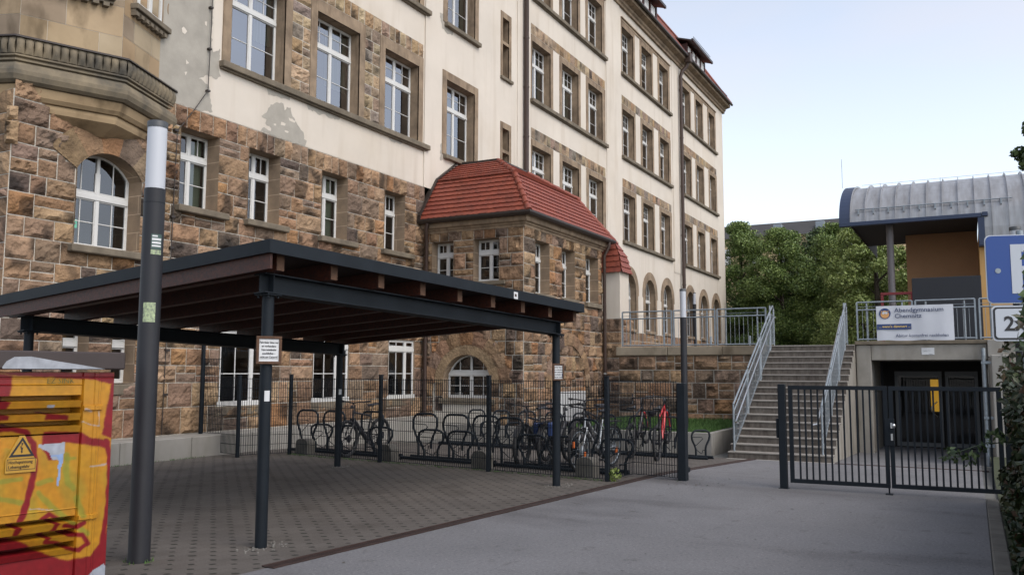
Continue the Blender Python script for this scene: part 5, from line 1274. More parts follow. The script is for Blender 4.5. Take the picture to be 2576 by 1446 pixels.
# ================================================================ bicycle stands
def hoop(mb, y, h, x, z, wf=1):
    w_ = .46; P = lambda u, zz, dx=0: (x + dx + (1 - wf) * (u - .2) * 1.1, y - .19 - (u - .19) * wf, z + zz)
    k = h / .93
    mb.tube([P(.02, .02), P(.02, .30 * k), P(-.02, .44 * k), P(-.10, .62 * k), P(-.115, .74 * k), P(-.09, .85 * k), P(-.03, h - .02), P(.04, h), P(.34, h), P(.41, h - .02), P(.47, .85 * k), P(.485, .74 * k), P(.46, .62 * k), P(.37, .44 * k), P(.345, .34 * k), P(.345, .02 if h < .7 else .22)], .0235, 8)
    r = .0085
    mb.tube([P(-.09, .72 * k, -.03), P(.24, .71 * k, -.05), P(.28, .66 * k, -.05), P(.05, .45 * k, -.03), P(-.06, .47 * k, 0)], r, 5)
    mb.tube([P(.03, .3 * k, 0), P(.12, .18 * k, .1), P(.17, .16 * k, .14), P(.2, .26 * k, .12), P(.34, .28 * k, 0)], r, 5)
def rack(label, x0, y0, x1, y1, hs, lows, zf=0, wf=1):
    t = thing('bike_stand', label, 'bike stand', (x0, y0, zf), group='bicycle stands inside the fence')
    mb = MB(); d = Vector((x1 - x0, y1 - y0, 0)); n = Vector((-d.y, d.x, 0)).normalized()
    for k, o_ in enumerate((0, .34)): 
        a = Vector((x0, y0, zf + .045)) - n * o_ * -1 * 1; b = Vector((x1, y1, zf + .045)) + n * o_
        mb.tube([a, b], .034, 10)
        for q in (a, b): mb.bbox(q.x - .02, q.x + .02, q.y - .02, q.y + .02, zf - .05, zf + .04, .003)
    mb.build('floor_rail', 'anthracite', t)
    for y in hs: x = x0 + (x1 - x0) * (y - y0) / (y1 - y0); mb = MB(); hoop(mb, y, .93, x + (n.x * .34 if int(y * 10) % 2 else 0), zf, wf); mb.build('hoop', 'anthracite', t)
    for y in lows: x = x0 + (x1 - x0) * (y - y0) / (y1 - y0); mb = MB(); hoop(mb, y, .63, x, zf, wf); mb.build('hoop', 'anthracite', t)
    return t
def xr(y): return 14.30 + (y - 5.5) * (15.1 - 14.30) / 8.2
rack('row of dark tube bike stands at the left end of the fence', xr(13.85), 13.85, xr(10.75), 10.75, [13.45, 12.62, 11.78], [13.0, 12.18, 11.25])
rack('row of empty dark tube bike stands in the middle of the fence', xr(10.5), 10.5, xr(8.35), 8.35, [10.3, 9.5, 8.75], [9.9, 9.15])
rack('row of crowded bike stands behind the far front carport post', xr(8.15), 8.15, xr(5.5), 5.5, [8.0, 6.55], [7.5, 6.85, 5.75])
Z2 = gz(19.7) - .0
rack('back row of bike stands along the low planter wall', 19.45, 5.25, 20.2, 12.8, [6.35, 7.15, 7.95, 8.8, 9.6, 10.4, 11.2, 12.0], [5.72, 6.75, 8.35, 9.2, 10.0, 10.8, 11.6], zf=Z2, wf=.55)
mat('block_concrete', (.15, .14, .122), .9, noise_amt=.4, nscale=4, bump=.3)
for lab, x, y in (('rounded concrete block between the leftmost stands behind the fence', 14.72, 13.0), ('rounded concrete block beside the third fence post from the left', 14.42, 10.55), ('rounded concrete block behind the fourth fence post', 14.18, 8.2), ('rounded concrete block below the silver bicycle', 13.98, 5.98)):
    mb = MB(); pts = [(-.17, 0), (-.17, .18), (-.16, .25), (-.13, .30), (-.08, .33), (.08, .33), (.13, .30), (.16, .25), (.17, .18), (.17, 0)]
    for k in range(len(pts) - 1):
        (a, za), (b, zb) = pts[k], pts[k + 1]; mb.quad((x - .13, y + a, za), (x - .13, y + b, zb), (x + .13, y + b, zb), (x + .13, y + a, za))
    mb.poly([(x - .13, y + a, z) for a, z in pts]); mb.poly([(x + .13, y + a, z) for a, z in pts][::-1])
    o = mb.build('ballast_block', 'block_concrete'); tag(o, lab, 'concrete block', 'concrete ballast blocks')

# ================================================================ bicycles
def bicycle(label, loc, rz, pitch=0, color='bike_black', style='city', fork=None, drop=False, fat=1, bag=None, spool=0, steer=0, reflect=False):
    t = thing('bicycle', label, 'bicycle', loc, group='parked bicycles'); t.rotation_euler = (0, -pitch, rz); t.scale = (1.13,) * 3
    R_ = .345; fx = 1.07; L = lambda mb, n, m, p=t: mb.build(n, m, p, world=False)
    def wheel(x, par, front):
        ty = MB(); pr = [(x + R_ * math.cos(a), 0, R_ + R_ * math.sin(a)) for a in [2 * math.pi * k / 36 for k in range(37)]]
        ty.tube([(x + (R_ - .02 * fat) * math.cos(2 * math.pi * k / 36), 0, R_ + (R_ - .02 * fat) * math.sin(2 * math.pi * k / 36)) for k in range(37)], .024 * fat, 8, cap=False)
        w_ = ty.build('wheel', 'tyre', par, world=False)
        rm = MB(); rm.tube([(x + (R_ - .05) * math.cos(2 * math.pi * k / 36), 0, R_ + (R_ - .05) * math.sin(2 * math.pi * k / 36)) for k in range(37)], .012, 6, cap=False)
        rm.tube([(x, -.045, R_), (x, .045, R_)], .022, 8)
        for k in range(14):
            a = 2 * math.pi * k / 14; s = .03 if k % 2 else -.03
            rm.tube([(x + .02 * math.cos(a + .8), s, R_ + .02 * math.sin(a + .8)), (x + (R_ - .055) * math.cos(a), 0, R_ + (R_ - .055) * math.sin(a))], .0016, 4)
        rm.tube([(x, .05, R_), (x, .052, R_)], .075, 14)
        rm.build('rim', 'galv' if color == 'bike_silver' else 'bike_black', w_, world=False)
        if reflect:
            rf = MB(); 
            for a in (.5, 3.6): rf.bbox(x + .2 * math.cos(a) - .02, x + .2 * math.cos(a) + .02, -.012, .012, R_ + .2 * math.sin(a) - .05, R_ + .2 * math.sin(a) + .05, .004)
            rf.build('wheel_reflector', 'reflector', w_, world=False)
    wheel(0, t, False); wheel(fx, t, True)
    bb = (.44, 0, .29); st = (.30, 0, .80); hd = (.86, 0, .86); hb = (.895, 0, .70)
    fm = MB()
    dt = .032 * fat if color != 'bike_red' else .036
    if style == 'step': fm.tube([bb, (.6, 0, .42), hb], dt, 8); fm.tube([(.38, 0, .50), (.6, 0, .62), hd], .017, 8)
    else: fm.tube([bb, hb], dt, 8); fm.tube([(.315, 0, .74), (.865, 0, .82)], .019, 8)
    fm.tube([hb, hd], .021, 8)
    sm = fm if color != 'bike_red' else MB(); sm.tube([bb, st], .018, 8)
    for s in (-1, 1): sm.tube([(.44, s * .03, .29), (.2, s * .06, .32), (0, s * .065, R_)], .012, 6); sm.tube([(.33, s * .015, .70), (0, s * .062, R_)], .009, 6)
    L(fm, 'frame', color)
    if sm is not fm: L(sm, 'rear_frame', 'bike_black')
    fk = MB()
    for s in (-1, 1): fk.tube([(.90, s * .045, .70), (.935, s * .05, .62), (fx, s * .052, R_)], [.016, .016, .011], 6)
    fk.tube([(.90, -.05, .695), (.90, .05, .695)], .018, 6); L(fk, 'fork', fork or color)
    hbm = MB(); hbm.tube([hd, (.845, 0, .95), (.89, 0, 1.0)], .014, 8)
    if drop:
        for s in (-1, 1): hbm.tube([(.89, 0, 1.0), (.89, s * .2, 1.0), (.97, s * .22, .995), (1.0, s * .22, .93), (.95, s * .22, .87), (.88, s * .22, .87)], .013, 6); hbm.tube([(1.0, s * .22, 1.0), (1.03, s * .22, 1.06)], .014, 6)
    else:
        for s in (-1, 1):
            hbm.tube([(.89, 0, 1.0), (.88, s * .14, 1.02), (.82, s * .31, 1.03)], .012, 6); hbm.tube([(.84, s * .25, 1.028), (.80, s * .34, 1.035)], .018, 8); hbm.tube([(.86, s * .2, 1.02), (.93, s * .27, 1.0)], .007, 5)
        hbm.lathe(.93, 0, [(.03, .9), (.035, .93), (.02, .96)], 8)
    L(hbm, 'handlebar', 'bike_black')
    sd_ = MB(); sd_.tube([(.30, 0, .8), (.275, 0, .93)], .013, 6)
    vs = []
    for i in range(7):
        u = i / 6; x = .14 + .28 * u; hw = .085 * (1 - u) ** .9 + .018; z = .955 + .02 * (1 - u) ** 2
        vs += [(x, -hw, z - .02), (x, -hw * .6, z + .01), (x, hw * .6, z + .01), (x, hw, z - .02), (x, 0, z - .035)]
    sd_.add(vs, [(5 * i + k, 5 * i + (k + 1) % 5, 5 * i + 5 + (k + 1) % 5, 5 * i + 5 + k) for i in range(6) for k in range(5)] + [(0, 1, 2, 3, 4), (34, 33, 32, 31, 30)], 0, True); L(sd_, 'saddle', 'bike_black')
    ck = MB(); ck.tube([(.44, .05, .29), (.44, .056, .29)], .09, 18); ck.tube([(.44, .07, .29), (.52, .07, .16)], .01, 6); ck.tube([(.44, -.07, .29), (.36, -.07, .42)], .01, 6)
    for x, s, z in ((.52, 1, .16), (.36, -1, .42)): ck.bbox(x - .045, x + .045, s * .07, s * .16, z - .012, z + .012, .003) if s > 0 else ck.bbox(x - .045, x + .045, -.16, -.07, z - .012, z + .012, .003)
    ck.tube([(.44, .055, .375), (0, .05, .385)], .005, 4); ck.tube([(.44, .055, .205), (0, .05, .305)], .005, 4); L(ck, 'crankset', 'bike_black')
    if style in ('city', 'step') and not drop:
        for x, a0, a1 in ((0, .6, 2.9), (fx, .5, 2.7)):
            fd = MB(); n = 12
            for k in range(n):
                a, b = a0 + (a1 - a0) * k / n, a0 + (a1 - a0) * (k + 1) / n; r_ = R_ + .025
                fd.quad((x + r_ * math.cos(a), -.032, R_ + r_ * math.sin(a)), (x + r_ * math.cos(b), -.032, R_ + r_ * math.sin(b)), (x + r_ * math.cos(b), .032, R_ + r_ * math.sin(b)), (x + r_ * math.cos(a), .032, R_ + r_ * math.sin(a)))
            L(fd, 'mudguard', 'bike_black')
        cr = MB(); cr.beam((-.28, 0, .755), (.2, 0, .765), .12, .018); cr.tube([(0, .07, R_), (-.05, .06, .75)], .006, 5); cr.tube([(0, -.07, R_), (-.05, -.06, .75)], .006, 5); L(cr, 'carrier', 'bike_black')
    if bag:
        for s in (-1, 1): bg_ = MB(); bg_.bbox(-.15, .1, s * .08 if s > 0 else -.17, s * .17 if s > 0 else -.08, .5, .75, .03); L(bg_, 'pannier_bag', bag)
    return t
bicycle('black bicycle behind the short back carport post, saddle to the right', (15.75, 11.75, 0), math.pi + .03, color='bike_black', style='sport', fat=1.3)
bicycle('heavy black bicycle with thick front tyre left of the far front carport post', (16.0, 7.75, 0), math.pi + .06, color='bike_black', style='city', fat=1.5)
bicycle('black bicycle with blue pannier bags and its rear wheel towards the fence', (15.05, 7.3, 0), .05, color='bike_black', bag='bike_blue', fat=1.4)
bicycle('dark bicycle with raised handlebar behind the far front carport post', (17.0, 6.92, .02), math.pi - .02, pitch=.08, color='bike_black', fat=1.4)
bicycle('silver step-through bicycle with orange wheel reflectors behind the fence', (15.72, 6.22, 0), math.pi - .12, color='bike_silver', style='step', reflect=True)
bicycle('black and red racing bicycle with drop handlebar in the back row', (18.5, 6.82, gz(18.5)), .05, pitch=.2, color='bike_black', style='sport', drop=True, fork='bike_red')
bicycle('red bicycle with raised front wheel and helmet on its handlebar', (18.1, 6.08, gz(18.1)), .12, pitch=.24, color='bike_red', style='sport', fat=1.25)
# helmet hanging from the red bicycle
mb = MB(); hx, hy, hz = 18.78, 6.44, .93
vs = []
for j in range(7):
    a = math.pi / 2 * j / 6; 
    for k in range(14): b = 2 * math.pi * k / 14; vs.append((hx + .125 * math.cos(a) * math.cos(b), hy + .1 * math.cos(a) * math.sin(b), hz - .125 * math.sin(a)))
mb.add(vs, [(j * 14 + k, j * 14 + (k + 1) % 14, (j + 1) * 14 + (k + 1) % 14, (j + 1) * 14 + k) for j in range(6) for k in range(14)], 0, True)
o = thing('helmet', 'black cycle helmet hanging upside down from the red bicycle handlebar', 'helmet', (hx, hy, hz)); mb.build('shell', 'bike_black', o); mb = MB(); mb.tube([(hx - .1, hy, hz), (hx, hy, hz + .2), (hx + .1, hy, hz)], .006, 5); mb.tube([(hx, hy - .09, hz), (hx, hy, hz + .2), (hx, hy + .09, hz)], .006, 5); mb.build('strap', 'bike_black', o)
# scooter
t = thing('kick_scooter', 'small black kick scooter standing behind the far front carport post', 'scooter', (14.9, 6.75, 0))
mb = MB(); mb.bbox(14.82, 14.96, 6.55, 6.95, .08, .12, .01); mb.build('deck', 'bike_black', t)
for y in (6.46, 7.06):
    mb = MB(); mb.tube([(14.87, y, .09), (14.91, y, .09)], .09, 16); mb.build('wheel', 'tyre', t)
mb = MB(); mb.tube([(14.89, 7.03, .12), (14.89, 6.98, .95)], .018, 8); mb.tube([(14.65, 6.98, .96), (15.13, 6.98, .96)], .015, 8); mb.build('handlebar', 'bike_black', t)
# ================================================================ lamps
def lamp(label, x, y, z0, h, r, lit_h=.65):
    t = thing('street_lamp', label, 'street lamp', (x, y, z0), group='cylindrical lamp posts')
    mb = MB(); mb.lathe(x, y, [(r * 1.02, z0 - .03), (r * 1.02, z0 + .02), (r, z0 + .03), (r, z0 + h - lit_h - .16), (r * 1.0, z0 + h - lit_h - .155), (r * 1.0, z0 + h - lit_h - .03)], 28); p = mb.build('pole', 'lamp_pole', t)
    mb = MB(); mb.lathe(x, y, [(r * 1.012, z0 + h - lit_h - .175), (r * 1.012, z0 + h - lit_h - .168)], 28); mb.build('seam_ring', 'anthracite', p)
    mb = MB(); mb.lathe(x, y, [(r * .93, z0 + h - lit_h - .03), (r * .93, z0 + h - .06)], 28); mb.build('lamp_glass', 'lamp_glass', t)
    mb = MB(); mb.lathe(x, y, [(r * .98, z0 + h - .065), (r * .98, z0 + h - .005), (r * .9, z0 + h)], 28); mb.build('lamp_cap', 'lamp_cap', t)
    return t, p
lt, lp = lamp('thick dark grey lamp post with two stickers beside the graffiti cabinet', 5.72, 7.07, 0, 4.27, .1)
P_ = Vector((5.72, 7.07, 0)); am = math.atan2(-7.07, -5.72)
mb = MB(); curved_sticker(mb, P_, .1008, am + .38, 1.05, 2.98, 3.13, 6); s1 = mb.build('dark_sticker', 'sticker_dark', lp)
mb = MB(); curved_sticker(mb, P_, .1014, am + .38, .9, 3.005, 3.022, 5); curved_sticker(mb, P_, .1014, am + .38, .9, 3.035, 3.055, 5); curved_sticker(mb, P_, .1014, am + .38, .9, 3.068, 3.09, 5); curved_sticker(mb, P_, .1014, am + .2, .5, 3.103, 3.118, 5); mb.build('print', 'paper', s1)
mb = MB(); curved_sticker(mb, P_, .1008, am + .38, 1.05, 2.93, 2.975, 6); mb.build('green_sticker', 'sticker_green', lp)
mb = MB(); curved_sticker(mb, P_, .1008, am - .05, 1.15, 2.27, 2.46, 6); mb.build('green_sticker', 'sticker_green', lp)
lamp('grey lamp post standing on the grass before the terrace railing', 21.9, 6.62, .3, 3.68, .085, .72)
lamp('slim lamp post on the terrace before the far arched windows', 52.7, 15.2, 2.5, 4.28, .1, .7)
lamp('thin distant lamp post seen through the right terrace railing panel', 69.2, 15.7, 2.5, 4.3, .08, .7)
lamp('thin distant lamp post above the top of the stairs', 79.6, 14.75, 2.5, 4.3, .08, .7)
lamp('lamp post rising behind the blue parking sign', 16.74, -.74, 0, 4.27, .095)
for lab, x, y in (('small grey bollard at the top of the stairs', 33, 7.4), ('small grey bollard behind the right terrace railing panel', 33, 8.9)):
    mb = MB(); mb.lathe(x, y, [(.045, TZ - .05), (.045, TZ + .62), (.03, TZ + .64)], 12); o = mb.build('bollard', 'galv'); tag(o, lab, 'bollard', 'grey bollards')

mat('tag_paint', (.36, .38, .42), .6, noise_amt=.4, nscale=9)
# ================================================================ graffiti transformer cabinet
C0 = Vector((4.75, 6.40, 0)); CU = Vector((-.978, .206, 0)); CN = Vector((-.206, -.978, 0))
t = thing('electrical_cabinet', 'low brown roofed transformer cabinet covered in yellow and red graffiti', 'cabinet', tuple(C0))
HM = [-847.1647, 47.0158, 584.8914, -19.626, -773.9431, 1558.8358, -0.1089, 0.014]
def art(u, z):   # face metres -> design units
    w_ = HM[6] * u + HM[7] * z + 1; return (HM[0] * u + HM[1] * z + HM[2]) / w_, (HM[3] * u + HM[4] * z + HM[5]) / w_
def inpoly(x, y, P):
    c = False; j = len(P) - 1
    for i in range(len(P)):
        if (P[i][1] > y) != (P[j][1] > y) and x < (P[j][0] - P[i][0]) * (y - P[i][1]) / (P[j][1] - P[i][1]) + P[i][0]: c = not c
        j = i
    return c
def dpl(x, y, P):
    b = 1e9
    for (ax, ay), (bx, by) in zip(P, P[1:]):
        dx, dy = bx - ax, by - ay; k = max(0, min(1, ((x - ax) * dx + (y - ay) * dy) / (dx * dx + dy * dy))); b = min(b, math.hypot(x - ax - k * dx, y - ay - k * dy))
    return b
YEL, ORG, RED, GRY, GRN, BLU = (.46, .25, .014), (.50, .19, .012), (.21, .006, .011), (.36, .39, .45), (.23, .25, .03), (.25, .36, .6)
polyR = [[(-60, 170), (80, 190), (62, 342), (40, 400), (45, 470), (-60, 480)], [(-60, 168), (725, 170), (725, 232), (700, 245), (590, 218), (80, 190)], [(275, 420), (420, 440), (425, 470), (275, 472)], [(268, 540), (505, 545), (560, 575), (695, 600), (695, 655), (560, 628), (385, 610), (345, 725), (305, 720), (262, 640)],
         [(-60, 1250), (90, 1215), (300, 1322), (420, 1352), (560, 1322), (640, 1230), (700, 1100), (700, 1500), (-60, 1500)], [(640, 560), (700, 240), (740, 200), (740, 600)]]
lineR = [([(-60, 530), (60, 522), (155, 545), (208, 620), (222, 750), (192, 900), (150, 1050), (90, 1190)], 20), ([(260, 1100), (310, 1062), (360, 1092), (330, 1160), (275, 1235), (385, 1252)], 15), ([(395, 1130), (480, 1142), (525, 1115)], 14), ([(420, 1185), (515, 1192), (545, 1245), (490, 1288), (408, 1272)], 14), ([(668, 600), (692, 700), (680, 1000), (640, 1260)], 17)]
polyG = [[(235, 622), (300, 625), (413, 608), (400, 700), (385, 780), (372, 885), (360, 885), (368, 722), (330, 722), (308, 672), (240, 640)], [(290, 372), (340, 378), (330, 396), (292, 394)], [(540, 1446), (650, 1370), (700, 1446)]]
lineGr = [([(240, 930), (320, 1010), (410, 1085)], 16), ([(480, 960), (512, 1062)], 18), ([(420, 690), (415, 800), (430, 870), (462, 895)], 18), ([(-30, 865), (130, 842)], 13), ([(-20, 965), (130, 990)], 15), ([(240, 870), (320, 845)], 14), ([(410, 710), (470, 712)], 9), ([(440, 1110), (540, 1180)], 16)]
lineW = [([(525, 400), (570, 414)], 7), ([(515, 482), (625, 512)], 4), ([(565, 762), (670, 748)], 6), ([(618, 420), (622, 510)], 4), ([(190, 1028), (330, 1035)], 4)]
def paint(u, z):
    x, y = art(u, z); wob = 7 * noise.noise((x * .02, y * .02, 3)); x += wob; y += 6 * noise.noise((x * .02, y * .02, 9))
    n = .5 + .5 * noise.noise((x * .006, y * .006, 1.7)); c = [YEL[i] * (1 - n) + ORG[i] * n for i in range(3)]
    mixv = lambda c, q, a: [c[i] * (1 - a) + q[i] * a for i in range(3)]
    g2 = noise.noise((x * .008 + 5, y * .005, 4)); 
    if y > 650 and y < 1100: c = mixv(c, GRN, max(0, min(.4, g2 * .9)))
    for P, r in lineGr:
        d = dpl(x, y, P); c = mixv(c, GRN, max(0, min(.75, (r * 1.5 - d) / r)))
    for P, r in lineW:
        if dpl(x, y, P) < r: c = mixv(c, GRY, .5)
    a = 0
    for P in polyR:
        a = max(a, sum(inpoly(x + ox, y + oy, P) for ox, oy in ((-5, -2), (5, 2), (2, -5), (-2, 5), (0, 0))) / 5)
    for P, r in lineR: a = max(a, min(1, max(0, (r + 4 - dpl(x, y, P)) / 8)))
    c = mixv(c, RED, a)
    for i, P in enumerate(polyG):
        if inpoly(x, y, P): c = list(GRY); 
        if i == 0 and inpoly(x, y, P) and (y > 690 and x > 360 or (abs(y - 695 + (x - 350) * .12) < 4)): c = list(BLU)
    k = .92 + .16 * noise.noise((x * .03, y * .03, 7)); return tuple(v * k for v in c)
def depth(u, z):
    if u < -.09: return 0
    d = 0
    if u > .165:
        for z0, z1, n in ((1.30, 1.605, 3), (.345, .64, 3)):
            if z0 <= z <= z1 and u > .175:
                q = (z1 - z) / (z1 - z0) * n % 1
                if q < .42: d = -.17
                else: d = .012 + .03 * (1 - (q - .42) / .58)
    if .02 < u < .165 and .1 < z < 1.74: d += .012
    if .045 < u < .075: d += .01
    for zz in (1.5, .62):
        if .0 < u < .16 and abs(z - zz) < .02: d += .02
    if .015 < u < .022 or .165 < u < .172 or abs(z - 1.745) < .004: d -= .012
    if u > .165 and (abs(z - 1.69) < .006 or abs(z - .70) < .004): d += .008
    return d
us = [-.09 + .008 * i for i in range(120)] + [.87 + .05 * i for i in range(12)]; zs = [.0 + .0065 * j for j in range(276)]
mb = MB(); vs = []; cs = []
for z in zs:
    for u in us:
        p = C0 + CU * u + CN * depth(u, z); vs.append((p.x, p.y, z)); cs.append(paint(u, z))
nu = len(us); mb.add(vs, [(j * nu + i + 1, j * nu + i, (j + 1) * nu + i, (j + 1) * nu + i + 1) for j in range(len(zs) - 1) for i in range(nu - 1)], 0, False, cs)
body_T = lambda u, d, z: tuple(C0 + CU * u - CN * d + Vector((0, 0, z)))
a, b = us[0], us[-1]
mb.add([body_T(u, d, z) for u, d, z in ((a, 0, 0), (a, .95, 0), (a, .95, 1.79), (a, 0, 1.79), (b, 0, 0), (b, .95, 0), (b, .95, 1.79), (b, 0, 1.79))], [(0, 1, 2, 3), (4, 7, 6, 5), (1, 5, 6, 2)], 0, False, [RED] * 4 + [YEL] * 4)
mb.build('louvred_body', 'cab_paint', t)
mb = MB(); mb.bbox(a - .06, b + .05, -.07, 1.02, 1.81, 1.955, .012, T=body_T); lid = mb.build('lid', 'cab_lid', t)
mb = MB(); pts = [(.80, 1.815), (.80, 1.83), (.775, 1.87), (.72, 1.905), (.6, 1.91), (.4, 1.875), (.2, 1.845), (.02, 1.815)]; mb.poly([body_T(u, -.0715, z) for u, z in pts]); mb.build('white_tag', 'tag_paint', lid)
mb = MB(); mb.poly([body_T(u, -.016, z) for u, z in ((.72, 1.02), (.50, 1.02), (.495, 1.115), (.515, 1.13), (.59, 1.30), (.63, 1.30), (.72, 1.12))]); ws = mb.build('warning_sign', 'warn_yellow', t)
mb = MB(); o_ = [(.70, 1.14), (.515, 1.14), (.607, 1.29)]; i_ = [(.672, 1.157), (.543, 1.157), (.607, 1.262)]
for k in range(3): mb.quad(*[body_T(u, -.0185, z) for u, z in (o_[k], o_[(k + 1) % 3], i_[(k + 1) % 3], i_[k])])
mb.poly([body_T(u, -.0185, z) for u, z in ((.614, 1.245), (.600, 1.245), (.613, 1.208), (.600, 1.212), (.606, 1.178), (.598, 1.182), (.609, 1.165), (.617, 1.186), (.611, 1.184), (.622, 1.222), (.611, 1.218))])
for z0, z1, u0, u1 in ((1.04, 1.044, .71, .505), (1.122, 1.126, .71, .505)): mb.quad(*[body_T(u, -.0185, z) for u, z in ((u0, z0), (u1, z0), (u1, z1), (u0, z1))])
for u in (.71, .507): mb.quad(*[body_T(q, -.0185, z) for q, z in ((u, 1.04), (u - .003, 1.04), (u - .003, 1.126), (u, 1.126))])
mb.build('pictogram', 'sign_black', ws)
for s, z in (('Hochspannung', 1.09), ('Lebensgefahr', 1.054)): text(s, .034, 'sign_black', ws, body_T(.700, -.019, z), tuple(-CU), sx=.86)
text('EZ SINK', .06, 'leaf_dark', t, body_T(.455, -.022, 1.70), tuple(-CU), sx=1.0, bold=-.001, name='scrawl')

# ================================================================ parking sign at the right kerb
t = thing('parking_sign', 'blue parking sign with white letter above a smaller white plate, half hidden by vine', 'sign', (9.0, -.34, 0))
SX, SY = 9.0, -.13; SN = Vector((-.9, -.25, 0)).normalized(); SU = Vector((-SN.y, SN.x, 0)); 
if SU.y > 0: SU = -SU
SO = Vector((8.95, -.145, 0))
def rplate(mb, u0, u1, z0, z1, r, d, T):
    pts = []
    for cx, cz, a in ((u1 - r, z1 - r, 0), (u0 + r, z1 - r, 90), (u0 + r, z0 + r, 180), (u1 - r, z0 + r, 270)):
        for k in range(6): q = R(a + 18 * k); pts.append((cx + r * math.cos(q), cz + r * math.sin(q)))
    n = len(pts); mb.add([T(u, d, z) for u, z in pts] + [T(u, d - .003, z) for u, z in pts], [list(range(n)), list(range(n, 2 * n))[::-1]] + [[i, i + n, (i + 1) % n + n, (i + 1) % n] for i in range(n)])
TS = lambda u, d, z: tuple(SO + SU * u + SN * d + Vector((0, 0, z)))
mb = MB(); rplate(mb, 0, .63, 2.43, 3.06, .05, .0, TS); mb.build('backing_plate', 'sign_white', t)
mb = MB(); rplate(mb, .009, .621, 2.439, 3.051, .045, .005, TS); pb = mb.build('blue_plate', 'sign_blue', t)
mb = MB(); rplate(mb, .21, .30, 2.52, 2.97, .002, .009, TS); rplate(mb, .301, .50, 2.90, 2.97, .002, .009, TS); rplate(mb, .301, .50, 2.70, 2.77, .002, .009, TS); rplate(mb, .41, .50, 2.771, 2.899, .002, .009, TS); mb.build('letter', 'sign_white', pb)
mb = MB(); mb.add([TS(.1 + .024 * math.cos(2 * math.pi * k / 16), .0095, 2.73 + .024 * math.sin(2 * math.pi * k / 16)) for k in range(16)], [list(range(16))]); mb.build('round_sticker', 'galv', pb)
mb = MB(); rplate(mb, .03, .60, 2.09, 2.41, .04, .0, TS); wp = mb.build('supplementary_plate', 'sign_white', t)
mb = MB(); rplate(mb, .042, .588, 2.102, 2.398, .035, .004, TS); b1 = mb.build('border', 'sign_black', wp); mb = MB(); rplate(mb, .058, .572, 2.118, 2.382, .025, .008, TS); b2 = mb.build('field', 'sign_white', wp)
text('2x', .185, 'sign_black', b2, TS(.125, .0095, 2.185), tuple(SU), bold=.004)
mb = MB(); mb.tube([TS(.31, -.04, -.05), TS(.31, -.04, 3.1)], .03, 10)
mb.build('pole', 'galv', t)
mb = MB(); mb.tube([(21.6, -.22, gz(21.6) - .1), (21.55, -.22, 2.35)], .045, 10)
for z in (.2, .8, 1.4, 2.0): mb.bbox(21.52, 21.68, -.36, -.17, z, z + .06, .004)
o = mb.build('wall_pipe', 'galv'); tag(o, 'grey pipe clamped to the right wing wall of the basement entrance', 'pipe')

# ================================================================ right edge: kerb, fence, ivy
mb = MB(); x = 2.0
while x < 13.9: mb.bbox(x + .004, x + .996, -.24, -.09, -.1, .045, .012); x += 1
o = mb.build('kerb', 'block_concrete'); o['kind'] = 'structure'
mb = MB()
mb.quad((1, -6, .02), (21.3, -6, .02), (21.3, -.245, .02), (1, -.245, .02)); o = mb.build('verge_soil', 'grass_soil'); o['kind'] = 'structure'
t = thing('garden_fence', 'dark mesh fence overgrown with ivy along the right kerb', 'fence', (5, -.62, 0))
for x in (4, 6.5, 9, 11.5, 14): mb = fpost(x, -.62, 0, 1.8); mb.build('post', 'anthracite', t)
for x in (4, 6.5, 9, 11.5): mesh_panel(t, (x + .04, -.62), (x + 2.46, -.62), 0, 0, 1.6)
rg = random.Random(77); mb = MB()
for k in range(150):
    x = rg.uniform(3.2, 13.6); z = rg.uniform(.05, 1.75); leaves(mb, (x, -.50 + .05 * rg.random(), z), (.28, .13, .22), 46, .05, rg, 0)
for k in range(14): x = rg.uniform(6, 13.2); leaves(mb, (x, -.42, rg.uniform(1.3, 2.1)), (.22, .16, .25), 40, .05, rg)
for k in range(60): leaves(mb, (rg.uniform(5.5, 13.4), -.34, rg.uniform(.02, .5)), (.25, .1, .14), 34, .045, rg)
for k in range(190): leaves(mb, (rg.uniform(3, 13.7), rg.uniform(-1.0, -.55), rg.choice([1.55, 1.6, 1.68, 1.72])), (.3, .2, .12), 40, .055, rg, .5)
for k in range(110): leaves(mb, (rg.uniform(3, 13.7), -1.0, rg.uniform(.1, 1.6)), (.3, .12, .25), 40, .055, rg)
mb.box(3.2, 13.6, -.88, -.7, 0, 1.5)
o = mb.build('ivy_hedge', 'ivy'); tag(o, 'dark ivy hedge with some reddish leaves along the right edge', 'hedge')
mb = MB()
for k in range(9): leaves(mb, (11.6 - k * .09, -.28 + k * .075 + rg.uniform(-.03, .03), 1.05 - .03 * k + .1 * math.sin(k)), (.1, .07, .07), 9, .045, rg)
mb.tube([(11.8, -.4, 1.0), (11.3, -.08, 1.0), (10.85, .38, .85)], .006, 5)
o = mb.build('ivy_shoot', 'leaf_dark'); tag(o, 'thin green shoot reaching from the hedge across the gate', 'shoot')
mb = MB()
for k in range(9): leaves(mb, (5.4, -.285 - .008 * k, 1.95 + .08 * k), (.07, .05, .07), 13, .05, rg)
mb.tube([(5.4, -.62, .0), (5.38, -.5, 1.0), (5.4, -.36, 1.7), (5.42, -.34, 2.75)], .009, 5)
o = mb.build('vine', 'leaf_dark'); tag(o, 'dark green vine hanging before the blue parking sign', 'vine')
